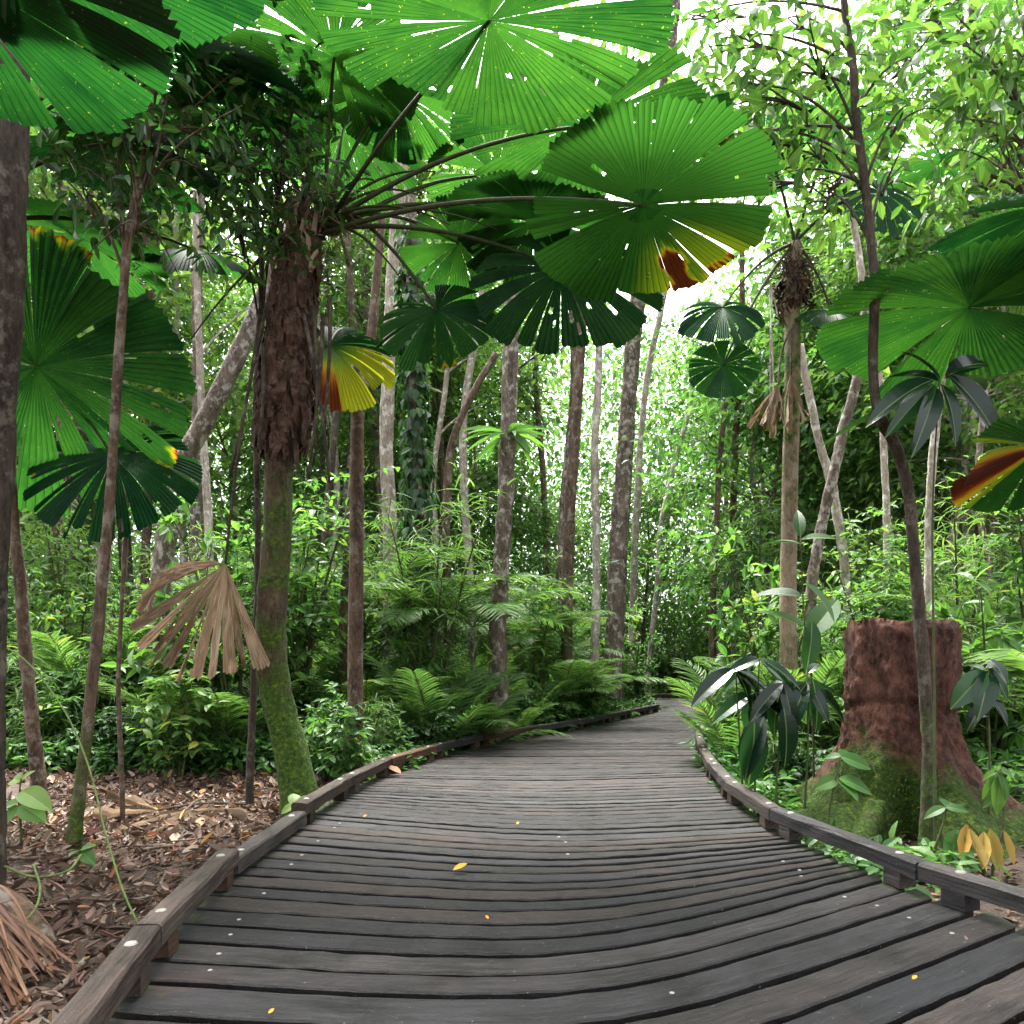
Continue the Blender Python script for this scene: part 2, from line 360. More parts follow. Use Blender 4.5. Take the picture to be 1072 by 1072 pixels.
# ---------------------------------------------------------------- the boardwalk's course
LK = np.array([G(*p) for p in [(125, 1090), (190, 980), (250, 920), (300, 880), (355, 842), (385, 822), (420, 806), (450, 797), (500, 783), (545, 774), (600, 765), (650, 754), (690, 745)]])
RK = np.array([G(*p) for p in [(1090, 985), (985, 945), (938, 932), (868, 905), (825, 882), (780, 856), (752, 830), (735, 805), (728, 787), (729, 775), (738, 765)]])
lx = np.array([[-2, -.3], [1.2, -1.05]] + [[p[1], p[0]] for p in LK] + [[24, 4.6], [28, 5.2]])
rx = np.array([[-2, 4.6], [1.5, 3.6]] + [[p[1], p[0]] for p in RK] + [[16.5, 4.4], [18.7, 5.1], [24.9, 6.7], [28, 12]])
lx[0] = (-2, -.6); lx[1] = (1.2, -1.2)
def XL(d): return np.interp(d, lx[:, 0], lx[:, 1])
def XR(d): return np.interp(d, rx[:, 0], rx[:, 1])
def on_deck(x, y, m=.35): return (y > -3) & (y < 29.5) & (x > XL(y) - m) & (x < XR(y) + m)
def zg(x, y):
    x = np.asarray(x, float); y = np.asarray(y, float)
    z = -.22 + .05 * np.sin(.9 * x + .4 * y) + .04 * np.sin(1.7 * y - .6 * x + 1) + .02 * np.sin(4.1 * x + 2.7 * y) + .02 * np.sin(3.3 * y - 5.2 * x)
    dl = XL(y) - x; dr = x - XR(y)
    out = np.where((y < 29.5) & (y > -3), np.maximum(dl, dr), 2.0)
    z = z - .22 * np.clip((.35 - out) / .5, 0, 1) + np.clip(out - .4, 0, 6) * .035
    return z

# ---------------------------------------------------------------- ground
gx = np.concatenate([np.linspace(-90, -9, 28), np.linspace(-8.8, 11, 150), np.linspace(11.4, 90, 28)])
gy = np.concatenate([np.linspace(-60, -4, 10), np.linspace(-3.5, 30, 220), np.linspace(31, 120, 30)])
XX, YY = np.meshgrid(gx, gy); ZZ = zg(XX, YY) + .012 * rs(1).randn(*XX.shape)
mb = MB(); nx = len(gx); ny = len(gy)
i = (np.arange(ny - 1)[:, None] * nx + np.arange(nx - 1)[None]).ravel()
mb.add(np.stack([XX, YY, ZZ], -1).reshape(-1, 3), np.stack([i, i + 1, i + nx + 1, i + nx], -1))
g = obj('ground', mb, M_soil, smooth=True); tag(g, 'brown rainforest floor beside and below the boardwalk', 'ground', kind='structure')

# ---------------------------------------------------------------- boardwalk
PITCH = .188
sl_s = np.array([3.06, 4.5, 5.9, 6.6, 8.6, 11.5, 30]); sl_l = np.array([-.13, -.22, -.36, -.36, -.17, 0, 0])
sr_s = np.array([3.06, 3.6, 4.3, 5.7, 7, 8.6, 12, 30]); sl_r = np.array([.65, .67, .5, .25, .22, .2, 0, 0])
def D(x, s):
    u = x - .32; a = np.interp(s, sl_s, sl_l); b = np.interp(s, sr_s, sl_r); w_ = .3
    return s + a * u + (b - a) * w_ * np.logaddexp(0, u / w_)
bw = thing('boardwalk', 'curving boardwalk of dark weathered timber planks with low kerb beams', 'boardwalk', (0, 0, 0), kind='structure')
def ends(s):
    xl, xr = -1.5, 2.3
    for _ in range(25):
        xl = .5 * xl + .5 * (XL(D(xl, s)) - .14); xr = .5 * xr + .5 * (XR(D(xr, s)) + .14)
    return xl, xr
def plank(mb, s0, s1, rng, screws=None):
    g_ = .045 * (.75 + .5 * rng.rand()) / 2; xl, xr = ends((s0 + s1) / 2)
    xl += rng.uniform(-.02, .02); xr += rng.uniform(-.02, .02)
    n = 40; x = np.linspace(xl, xr, n); dz = rng.uniform(-.004, .004) - .006; tilt = rng.uniform(-.003, .003)
    y0 = D(x, s0) + g_; y1 = D(x, s1) - g_
    y0 = y0 + .0028 * rng.randn(n); y1 = y1 + .0028 * rng.randn(n)
    wob = .0015 * rng.randn(n)
    prof = [(0, -.045), (0, -.009), (.05, -.002), (.3, .0005), (.7, .0005), (.95, -.002), (1, -.009), (1, -.045)]
    V = []; uv = []; aux = []
    L = np.concatenate([[0], np.cumsum(np.hypot(np.diff(x), np.diff((y0 + y1) / 2)))])
    for f, z in prof:
        V.append(np.stack([x, y0 * (1 - f) + y1 * f, np.full(n, z + dz) + tilt * (f - .5) * 2 + wob], -1)); uv.append(np.stack([L, np.full(n, f * .18)], -1))
        e = np.minimum(x - xl, xr - x); aux.append(np.clip(1 - e / .5, 0, 1) * .55)
    k = len(prof); V = np.array(V).transpose(1, 0, 2).reshape(-1, 3); uv = np.array(uv).transpose(1, 0, 2).reshape(-1, 2); aux = np.array(aux).T.reshape(-1)
    a = np.arange(n - 1)[:, None] * k; b = np.arange(k)[None]; b2 = (b + 1) % k
    mb.add(V, [np.stack([a + b, a + k + b, a + k + b2, a + b2], -1).reshape(-1, 4), np.array([[0, 1, 6, 7], [1, 2, 5, 6], [2, 3, 4, 5]]), np.array([[7, 6, 1, 0], [6, 5, 2, 1], [5, 4, 3, 2]]) + (n - 1) * k], 0, rng.rand(), aux, uv)
    return xl, xr
def disc(mb, c, r, h, ns=12, dome=0.0):
    a = np.arange(ns) * 2 * math.pi / ns; ca, sa = np.cos(a), np.sin(a)
    V = np.vstack([np.stack([c[0] + r * ca, c[1] + r * sa, np.full(ns, c[2])], -1), np.stack([c[0] + r * .8 * ca, c[1] + r * .8 * sa, np.full(ns, c[2] + h)], -1), [[c[0], c[1], c[2] + h + dome]]])
    j = np.arange(ns); j2 = (j + 1) % ns
    mb.add(V, [np.stack([j, j2, j2 + ns, j + ns], -1), np.stack([j + ns, j2 + ns, np.full(ns, 2 * ns)], -1)])
rng = rs(5)
svals = np.concatenate([3.08 - .29 * np.arange(13, 0, -1), 3.08 + .213 * np.arange(5), np.arange(3.08 + .213 * 5, 27.3, .186)])
far = MB(); npl = 0
for k, s0 in enumerate(svals):
    r_ = rs(1000 + k); s1_ = svals[k + 1] if k + 1 < len(svals) else s0 + .186
    if s0 < .9 or npl >= 99: plank(far, s0, s1_, r_)
    else:
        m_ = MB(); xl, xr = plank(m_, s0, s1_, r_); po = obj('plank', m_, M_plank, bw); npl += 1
        if s0 < 6:
            q = MB(); sm = (s0 + s1_) / 2
            for xx in (xl + .38, (xl + xr) / 2 + .2, xr - .42):
                if r_.rand() < .45:
                    x_ = xx + r_.uniform(-.03, .03); disc(q, (x_, D(x_, sm) + r_.uniform(-.03, .03), -.006), .013, .004)
            if q.n: obj('screw', q, M_steel, po)
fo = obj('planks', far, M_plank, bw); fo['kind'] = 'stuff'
# bearers below the deck
q = MB()
for f in (.12, .5, .88):
    d_ = np.linspace(1, 27, 60); pts = np.stack([XL(d_) * (1 - f) + XR(d_) * f, d_, np.full(60, -.16)], -1); tube(q, pts, .075, 4)
obj('bearers', q, M_kerb, bw)['kind'] = 'stuff'

def beam(mb, a, b, wd, h, z0, rng, nseg=8, bev=.012):
    a = np.asarray(a, float); b = np.asarray(b, float); d = b - a; L = np.linalg.norm(d); d /= L; n = np.array([-d[1], d[0], 0])
    prof = np.array([(-.5, 0), (-.5, 1), (-.5, 1), (.5, 1), (.5, 1), (.5, 0)], float)
    pr_ = [(-wd / 2, 0), (-wd / 2, h - bev), (-wd / 2 + bev, h), (0, h + .003), (wd / 2 - bev, h), (wd / 2, h - bev), (wd / 2, 0)]
    V = []; uv = []; k = len(pr_)
    for i_ in range(nseg + 1):
        c = a + d * L * i_ / nseg
        for x_, z_ in pr_:
            V.append(c + n * (x_ + rng.uniform(-.004, .004)) + np.array([0, 0, z0 + z_ + rng.uniform(-.003, .003)])); uv.append((L * i_ / nseg, x_ + z_))
    q_ = np.arange(nseg)[:, None] * k; e = np.arange(k)[None]; e2 = (e + 1) % k
    Fq = np.stack([q_ + e, q_ + e2, q_ + k + e2, q_ + k + e], -1).reshape(-1, 4)
    cap = np.array([[0, 6, 5, 1], [1, 5, 4, 2]]); cap3 = np.array([[2, 4, 3]])
    m0 = nseg * k
    mb.add(V, [Fq, cap, cap[:, ::-1] + m0, cap3, cap3[:, ::-1] + m0], 0, rng.rand(), 0, uv)
def kerb(line, side, rng, low=None, blockless=()):
    # line: inner foot of the kerb; beams of about 1.6 m on spacer blocks
    P_ = smooth_path(line, 400); P_[:, 2] = 0
    cum = np.concatenate([[0], np.cumsum(np.linalg.norm(np.diff(P_, axis=0), axis=1))]); s_ = 0; j = 0
    at = lambda q: np.array([np.interp(q, cum, P_[:, 0]), np.interp(q, cum, P_[:, 1]), 0])
    while s_ < cum[-1] - .3:
        Ls = min(1.5 + rng.uniform(-.25, .3), cum[-1] - s_); a, b = at(s_ + .006), at(s_ + Ls - .006)
        dv = nrm(b - a); n = np.array([-dv[1], dv[0], 0]) * side; wd, h, gap = .125, .1, .095
        if j in blockless: h, gap = .1, .03
        off = n * wd / 2; jit = n * rng.uniform(-.005, .005)
        m_ = MB(); beam(m_, a + off + jit, b + off - jit, wd, h, gap, rng); bo = obj('kerb_beam', m_, M_kerb, bw)
        q = MB(); 
        for f in (.13, .87) if Ls > .8 else (.5,):
            c = a + (b - a) * f + off; beam(q, c - dv * .075, c + dv * .075, .115, gap - .004, .0, rng, 1, .004)
        if j not in blockless: obj('spacer_block', q, M_kerb, bo)
        q = MB()
        for f in (.13, .87) if Ls > .8 else (.5,):
            c = a + (b - a) * f + off; disc(q, (c[0], c[1], gap + h + .001), .028, .007, 14, .004)
        obj('bolt', q, M_steel, bo)
        s_ += Ls; j += 1
kerb(np.vstack([[[-1.02, .4, 0]], [[-1.25, 1.7, 0]], LK]), 1, rs(11), blockless=(3,))
kerb(np.vstack([[[3.5, 1.6, 0]], RK]), -1, rs(12))
q = np.array([[4.75, 26.2, 0], [6.2, 27.2, 0], [8.5, 27.5, 0], [12, 27.3, 0]]); kerb(q, 1, rs(13))

# ---------------------------------------------------------------- fan palms
def fan_blade(rng, Rad, total=345, nseg=17, pleats=98, fold=.42, holes=.006, segoff=.09, rust=None, rows=14, gap=.006, var=.5, droop=0.0, crumple=0.0, curl=0.0):
    mb = MB(); tot = R(total); wd = rng.uniform(.5, 1.5, nseg); wd = wd / wd.sum() * tot; th0 = -tot / 2
    rr = np.linspace(0, 1, rows) ** .85 * .994 + .006
    for sgi in range(nseg):
        w_ = wd[sgi]; np_ = max(2, int(round(w_ / tot * pleats))); cols = 2 * np_ + 1
        g_ = rng.uniform(.2, 1.0) * gap * 2; Lg = Rad * rng.uniform(.9, 1.04); so_ = rng.uniform(-1, 1) * segoff
        mid = th0 + w_ / 2; Lg *= 1 - .1 * (abs(mid) / (tot / 2)) ** 3
        c = np.linspace(-1, 1, cols)
        gg = np.clip((rr - .25) / .75, 0, 1)[:, None] * g_ * rng.choice([.1, .3, 1, 2, 4.5])
        th = mid + c[None] * (w_ / 2 - np.minimum(gg, w_ * .35))
        tooth = np.where(np.arange(cols) % 2 == 0, 0, 1) * .018 + rng.uniform(0, .024, cols)
        tooth[0] += .02; tooth[-1] += .02
        rad = Lg * rr[:, None] * (1 - tooth[None] * (rr[:, None] ** 6))
        amp = fold * (tot / pleats) / 2
        z = (np.where(np.arange(cols) % 2 == 0, 1, -1)[None] * amp * rad) + so_ * rad * rr[:, None] - droop * rng.uniform(.7, 1.3) * Rad * rr[:, None] ** 2.2
        if crumple: z += crumple * Rad * rr[:, None] * np.sin(rr[:, None] * rng.uniform(3, 7) + rng.rand() * 6 + c[None] * 1.5) + crumple * .3 * Rad * rr[:, None] * rng.randn(rows, cols)
        dth = crumple * rr[:, None] * rng.uniform(-.5, .5)
        X = np.sin(th + dth) * rad; Yv = np.cos(th + dth) * rad
        V = np.stack([X, Yv, z], -1).reshape(-1, 3)
        uv = np.stack([np.broadcast_to(np.arange(cols) / 2. + 20 * sgi, (rows, cols)), np.broadcast_to(rr[:, None] * Rad, (rows, cols))], -1).reshape(-1, 2)
        i_ = (np.arange(rows - 1)[:, None] * cols + np.arange(cols - 1)[None]); keep = np.ones(i_.shape, bool)
        hs = np.argwhere((rng.rand(*i_.shape) < holes) & (rr[:-1, None] > .3))
        for a_, b_ in hs: keep[a_:min(a_ + rng.randint(1, 3), rows - 2), b_:b_ + rng.randint(1, 3)] = False
        i_ = i_[keep]
        aux = (.85 * np.clip((rr[:, None] - .945 + .05 * np.sin(th * 37)) * 14, 0, 1) * (1 if rng.rand() < .03 else 0) + 0 * th).reshape(-1)
        if rust is not None: aux = np.clip(rust(th, rr[:, None] + 0 * th, sgi), 0, 1).reshape(-1)
        mb.add(V, np.stack([i_, i_ + 1, i_ + cols + 1, i_ + cols], -1), 0, var + rng.uniform(-.12, .12), aux, uv)
        th0 += w_
    return mb
def orient(mb, c, n, fwd, droop_w=0.0, Rad=1.0):
    n = nrm(n); fwd = np.asarray(fwd, float); y = nrm(fwd - n * np.dot(fwd, n)); x = np.cross(y, n); M = np.stack([x, y, n])
    out = []
    for V in mb.V:
        r_ = np.linalg.norm(V[:, :2], axis=1) / Rad
        W = np.asarray(c) + V @ M; W[:, 2] -= droop_w * Rad * r_ ** 2.2; out.append(W)
    mb.V = out; return mb
def bez(a, b, c, n):
    t_ = np.linspace(0, 1, n)[:, None]; return (1 - t_) ** 2 * a + 2 * t_ * (1 - t_) * b + t_ ** 2 * c
def frond(tp, L, crown, c, Rad, n, m, seed, fwd=None, droop=.12, arch=.5, name='frond', label=None, pr=.017, **kw):
    rng = rs(seed); crown = np.asarray(crown, float); c = np.asarray(c, float)
    if fwd is None: fwd = c - crown; fwd = fwd * np.array([1, 1, .3])
    fe = part_empty(name, tp)
    if label: fe['label'] = label
    b = fan_blade(rng, Rad, **kw); orient(b, c, n, fwd, droop, Rad)
    q = MB(); mid = crown * .5 + c * .5 + np.array([0, 0, arch])
    pts = bez(crown, mid, c, 18); nn = nrm(n)
    tube(q, pts, np.linspace(pr * 1.5, pr * .75, 18), 6)
    obj('petiole', q, M_petiole, fe, L, True)
    obj('blade', b, m, fe, L)
    return fe
def palm_trunk(pts, rad, moss=None, ns=14, seed=0, rough=.06):
    rng = rs(seed); q = MB(); n = len(pts)
    tube(q, pts, rad, ns, rough=rough, rng=rng, aux=np.zeros(n) if moss is None else moss); return q
def strips(mb, rng, path, rad, n, ln, wd, up=-1.0, out=.25, var=(0, 1), t0=0, t1=1):
    # torn leaf bases / hanging fibres round an axis
    for _ in range(n):
        t_ = rng.uniform(t0, t1); i_ = t_ * (len(path) - 1); c = path[int(i_)] ; r_ = np.interp(i_, np.arange(len(path)), rad)
        a = rng.rand() * 6.283; o_ = np.array([math.cos(a), math.sin(a), 0]); L_ = ln * rng.uniform(.5, 1.4); k = 6
        ps = [c + o_ * (r_ * (.9 + out * rng.uniform(.2, 1) * math.sin(3.1 * j / (k - 1)) + rng.uniform(0, .1))) + np.array([0, 0, up * L_ * j / (k - 1)]) + rng.randn(3) * L_ * .03 for j in range(k)]
        sd = np.array([-o_[1], o_[0], 0]); V = []; w0 = wd * rng.uniform(.4, 1.4)
        for j, p in enumerate(ps):
            w_ = w0 * (1 - .75 * (j / (k - 1)) ** 2); V += [p - sd * w_ / 2, p + o_ * w_ * .25, p + sd * w_ / 2]
        Fq = []
        for j in range(k - 1): Fq += [[3 * j, 3 * j + 1, 3 * j + 4, 3 * j + 3], [3 * j + 1, 3 * j + 2, 3 * j + 5, 3 * j + 4]]
        mb.add(V, np.array(Fq), 0, rng.uniform(*var), 0.0)
def hairs(mb, rng, c, r0, n, ln, rad=.004, dirn=(0, 0, 0), spread=1.0, flat=1.0):
    for _ in range(n):
        d_ = nrm(rng.randn(3) * np.array([1, 1, flat]) * spread + np.array(dirn)); p = np.asarray(c) + rng.randn(3) * r0 * np.array([.5, .5, .5]); L_ = ln * rng.uniform(.4, 1.3)
        e = p + d_ * L_ + np.array([0, 0, -.35 * L_ * rng.rand()]); tube(mb, bez(p, (p + e) / 2 + np.array([0, 0, .15 * L_]), e, 5), np.linspace(rad, rad * .4, 5), 3, cap=False, var=rng.rand())

# --- palm beside the left kerb: mossy trunk, fibrous neck, wide fans over the walk
d0 = 7.5
base = P(322, 848, d0); base[2] = zg(base[0], base[1]) - .05
Lp = base.copy()
lp = thing('fan_palm', 'tall fan palm with mossy trunk and shaggy brown neck beside the left kerb', 'palm', Lp, 'fan palms')
tp_pts = smooth_path([base, P(305, 790, d0), P(288, 720, d0), P(284, 650, d0), P(290, 560, d0), P(292, 470, d0), P(300, 380, d0), P(308, 300, d0), P(322, 225, d0)], 60)
tt = np.linspace(0, 1, 60)
trad = np.interp(tt, [0, .05, .15, .3, .5, .62, .66, .75, .85, 1], [.28, .21, .165, .155, .15, .15, .2, .24, .21, .14])
moss = np.interp(tt, [0, .2, .35, .5, .6, .64, 1], [.6, .5, .32, .42, .3, .0, 0])
q = palm_trunk(tp_pts, trad * .92, moss, 18, 3, .08); obj('trunk', q, [M_palm], lp, Lp, True)
q = MB(); rg = rs(31)
strips(q, rg, tp_pts, trad, 190, .42, .12, -1, .3, t0=.66, t1=.97)
strips(q, rg, tp_pts, trad * 1.05, 120, .35, .03, -1, .4, t0=.62, t1=.95)
obj('leaf_sheaths', q, M_fibre, lp, Lp)
q = MB(); hairs(q, rg, P(330, 225, d0), .22, 150, .5, .006); strips(q, rg, tp_pts, trad, 60, .4, .06, .9, .5, t0=.9, t1=1)
obj('crown_fibre', q, M_fan_dead, lp, Lp)
q = MB()
for (x0, y0, x1, y1) in [(318, 330, 345, 505), (328, 320, 330, 470), (338, 330, 322, 500), (345, 310, 338, 450), (275, 360, 270, 470), (272, 330, 240, 500)]:
    tube(q, bez(P(x0, y0, d0 - .2), P((x0 + x1) / 2 + 6, (y0 + y1) / 2, d0 - .35), P(x1, y1, d0 - .3), 8), np.linspace(.022, .012, 8), 6)
obj('dead_petioles', q, M_bark_dark, lp, Lp, True)
crown = P(335, 235, d0)
def rustC(th, r, sgi):
    deg = -np.degrees(th)
    red = np.clip((r - .42 - .012 * np.abs(deg - 52)) * 9, 0, 1) * np.clip((8.5 + 3 * np.sin(r * 13) - np.abs(deg - 52)) / 2.5, 0, 1) + np.clip((r - .88) * 12, 0, 1) * np.clip((14 - np.abs(deg - 28)) / 3, 0, 1) * (np.sin(deg * 1.9) > -.3)
    return np.clip(.85 * red, 0, .95) + .4 * (.35 + .65 * ((sgi * 7) % 5) / 4) * np.clip((deg + 10) / 40, 0, 1) * np.clip((82 - deg) / 25, 0, 1) * np.clip(r * 1.4 - .25, 0, 1) + .09 * np.clip(r * 2, 0, 1)
LF = [  # px, py, depth, radius, normal, material, forward, droop, options
    (512, 22, 4.4, 1.06, (.0, -.12, .99), M_fan_bright, (1, -.8, 0), .06, dict(total=357)),
    (612, 132, 6.7, 1.32, (.05, -.14, .98), M_fan_bright, (1, -.2, 0), .1, {}),
    (673, 215, 5.7, 1.0, (.1, .22, .95), M_fan, (1, .1, -.1), .06, dict(rust=rustC)),
    (560, 232, 7.9, 1.05, (.1, .05, 1), M_fan, (1, -.1, 0), .18, {}),
    (588, 282, 7.3, .98, (.0, -.88, .47), M_fan, (.7, -.6, -.5), .25, dict(gap=.012)),
    (457, 325, 7.6, .66, (-.05, -.85, .5), M_fan, (.6, -.7, -.4), .25, dict(gap=.012, segoff=.1)),
    (480, 255, 8.4, .72, (.0, .25, .95), M_fan_bright, (1, .2, 0), .15, {}),
    (360, 132, 8.4, .92, (.25, .5, .8), M_fan_bright, (.5, .6, 0), .1, {}),
    (350, 60, 7.0, .9, (.1, .1, .98), M_fan_bright, (.1, -.6, .3), .15, {}),
    (415, 95, 7.6, .8, (.1, .1, .98), M_fan_bright, (.6, .2, 0), .15, {}),
    (520, 185, 8.6, .9, (.05, .15, .98), M_fan_bright, (1, .3, 0), .15, {}),
    (270, 110, 7.6, .8, (-.2, .2, .95), M_fan, (-.6, .6, 0), .2, {}),
    (205, 62, 6.6, 1.0, (.2, -.25, .94), M_fan_dark, (-1, -.6, 0), .15, {}),
]
for k, (px, py, d, rd, n, mt, fw, dr, kw) in enumerate(LF):
    lab = 'yellowing frond with a rust red patch' if 'rust' in kw else None
    frond(lp, Lp, crown + rs(k).randn(3) * .08 + np.array([0, 0, .05]), P(px, py, d), rd, n, mt, 200 + k, fw, dr, .35 if k else .2, label=lab, **kw)
# thin old petioles sweeping out of the crown
q = MB(); rg = rs(55)
for (px, py) in [(440, 205), (470, 235), (425, 300), (455, 180), (520, 240), (395, 190), (250, 300), (200, 355)]:
    c_ = P(px, py, d0 - rg.uniform(0, .8)); tube(q, bez(crown, (crown + c_) / 2 + np.array([0, 0, .35]), c_, 12), np.linspace(.02, .007, 12), 5)
obj('old_petioles', q, M_petiole, lp, Lp, True)
# hanging dead frond
dc = P(236, 590, d0 - .35)
fe = part_empty('dead_frond', lp); fe['label'] = 'dry brown frond hanging down'
b = fan_blade(rs(77), 1.17, total=78, nseg=12, pleats=46, fold=.9, holes=.004, segoff=.12, gap=.012, crumple=.025)
orient(b, dc, (.1, -.93, .2), (-.24, -.1, -1)); 
for V, A in zip(b.V, b.A): A[:, 0] = rs(len(V)).uniform(.2, .9) * .7 + .15
b2 = fan_blade(rs(78), .8, total=40, nseg=4, pleats=12, fold=.9, segoff=.1, gap=.03, crumple=.08); orient(b2, dc, (.1, -.5, .86), (-1, -.2, .15), .55, .8)
for V, A, f in zip(b2.V, b2.A, b2.F[4]):
    b.V.append(V); b.A.append(A)
for f in b2.F[4]: b.F[4].append(f + b.n); b.M[4].append(np.zeros(len(f), int))
b.n += b2.n
obj('blade', b, M_fan_dead, fe, Lp)
q = MB(); tube(q, bez(P(280, 318, d0 - .2), P(252, 420, d0 - .5), dc, 14), np.linspace(.02, .012, 14), 6); obj('petiole', q, M_bark_dark, fe, Lp, True)

# --- palm off the left edge
d1 = 6.6
b1 = P(-70, 800, d1); b1[2] = zg(b1[0], b1[1]); c1 = P(-60, 300, d1)
p2 = thing('fan_palm', 'fan palm at the left edge, only its broad fans reaching into view', 'palm', b1, 'fan palms')
q = palm_trunk(smooth_path([b1, P(-75, 600, d1), c1], 20), np.linspace(.16, .12, 20), None, 12, 4); obj('trunk', q, M_palm, p2, b1, True)
for k, (px, py, d, rd, n, mt, fw, dr) in enumerate([
    (38, 384, 7.0, 1.4, (-.15, .7, .7), M_fan, (1, .2, -.3), .14),
    (118, 478, 7.6, .84, (.1, -.85, .5), M_fan_dark, (.8, -.5, -.6), .3),
    (-70, -45, 3.6, 1.15, (.1, .02, .98), M_fan_dark, (1, .3, -.1), .12),  # darker blade colour stands in for shade from the overlapping frond
    (10, -55, 3.3, 1.1, (-.05, -.4, .9), M_fan_dark, (1, -.2, 0), .05),
    (120, 150, 6.8, 1.05, (.1, -.2, .97), M_fan_dark, (1, .4, 0), .2),
    (205, 262, 8.0, .7, (.1, -.4, .9), M_fan, (1, .1, -.3), .35),
    (95, 95, 7.4, 1.0, (.05, .05, .99), M_fan, (1, .5, 0), .15),
    (170, 20, 6.2, .95, (.1, -.1, .98), M_fan_bright, (1, .3, 0), .12),
    (75, 245, 7.5, .9, (.0, .1, 1), M_fan, (1, .4, 0), .2)]):
    frond(p2, b1, c1 + np.array([0, 0, .1 * k]), P(px, py, d), rd, n, mt, 300 + k, fw, dr, .4, **(dict(gap=.016, segoff=.12, nseg=20) if k < 2 else {}))

# --- palm right of the walk, fibrous nest under its crown
d2 = 10.5
b3 = P(824, 760, d2); b3[2] = zg(b3[0], b3[1]); c3 = P(832, 255, d2)
p3 = thing('fan_palm', 'slim fan palm with a ball of brown fibre below its crown, right of the walk', 'palm', b3, 'fan palms')
tp3 = smooth_path([b3, P(826, 560, d2), P(829, 420, d2), P(830, 310, d2), c3], 40)
q = palm_trunk(tp3, np.linspace(.12, .1, 40), np.interp(np.linspace(0, 1, 40), [0, .4, .7, 1], [.35, .25, .45, .2]), 12, 5); obj('trunk', q, bark_mat('palm_trunk_tan', (.1, .07, .045), (.3, .23, .15), (.36, .32, .25), .4, 7), p3, b3, True)
q = MB(); rg = rs(61); strips(q, rg, tp3, np.full(40, .13), 60, .3, .07, -1, 1.5, t0=.91, t1=.95); hairs(q, rg, P(830, 285, d2), .22, 240, .42, .008)
hairs(q, rg, P(880, 195, d2 - .5), .22, 90, .4, .012, (0, 0, -.6))
obj('fibre_nest', q, M_fibre, p3, b3)
for k, (px, py, d, rd, n, mt, fw, dr) in enumerate([
    (757, 382, 9.6, .48, (-.2, -.92, .35), M_fan, (-.4, -.5, -.6), .15),
    (757, 322, 9.8, .58, (-.1, -.75, .65), M_fan_dark, (-1, -.4, -.4), .35),
    (920, 200, 9.6, .6, (.1, -.85, .5), M_fan_dark, (.6, -.5, -.6), .4),
    (800, 150, 10.0, .9, (0, .1, 1), M_fan, (-.8, .2, 0), .2),
    (880, 130, 9.8, .85, (0, .1, 1), M_fan, (.8, .2, 0), .2),
    (870, 325, 10.4, .55, (.1, -.5, .8), M_fan, (.6, -.5, -.5), .4)]):
    frond(p3, b3, c3, P(px, py, d), rd, n, mt, 400 + k, fw, dr, .3)
for k, (px, py, rd, tot) in enumerate([(815, 402, .78, 44), (828, 392, .85, 36)]):
    fe = part_empty('dead_frond', p3); fe['label'] = 'dry brown frond folded against the trunk'
    b = fan_blade(rs(88 + k), rd, total=tot, nseg=8, pleats=30, fold=1.2, holes=.0, segoff=.25, gap=.03, crumple=.06); cc = P(px, py, d2 - .2)
    orient(b, cc, (.15 * (k - 1), -1, .25), (-.35 + .25 * k, -.1, -1)); 
    obj('blade', b, M_fan_dead if k < 2 else M_fibre, fe, b3)
    q = MB(); tube(q, bez(P(830, 340, d2 - .1), P(px, 365, d2 - .2), cc, 6), .014, 5); obj('petiole', q, M_bark_dark, fe, b3)

# --- palm off the right edge
d3 = 7.0
b4 = P(1150, 860, d3); b4[2] = zg(b4[0], b4[1]); c4 = P(1140, 280, d3)
p4 = thing('fan_palm', 'fan palm at the right edge with large pale green fans', 'palm', b4, 'fan palms')
q = palm_trunk(smooth_path([b4, P(1155, 600, d3), c4], 20), np.linspace(.15, .12, 20), None, 12, 6); obj('trunk', q, M_palm, p4, b4, True)
def rustR(th, r, sgi):
    deg = -np.degrees(th); return np.clip(1.05 - np.abs(deg + 20) / 34, 0, 1) * np.clip(r * 4, 0, 1) + .3 * (np.abs(deg + 20) < 40)
for k, (px, py, d, rd, n, mt, fw, dr, kw) in enumerate([
    (1014, 322, 6.2, 1.14, (.1, .18, .96), M_fan_bright, (-1, .1, -.1), .14, {}),
    (1110, 214, 6.0, 1.0, (-.1, -.22, .97), M_fan_dark, (-1, 0, -.1), .12, {}),
    (985, 168, 7.6, .62, (-.1, -.25, .95), M_fan, (-1, .1, 0), .12, {}),
    (1075, 245, 8.8, 1.0, (0, .1, .98), M_fan_bright, (-1, .3, 0), .12, {}),
    (1092, 468, 5.6, .68, (-.2, .55, .8), M_fan, (-1, -.1, -.1), .12, dict(rust=rustR, nseg=8, total=260))]):
    frond(p4, b4, c4 + np.array([0, 0, .1 * k]), P(px, py, d), rd, n, mt, 500 + k, fw, dr, .3, label='frond with one red and yellow segment' if kw else None, **kw)
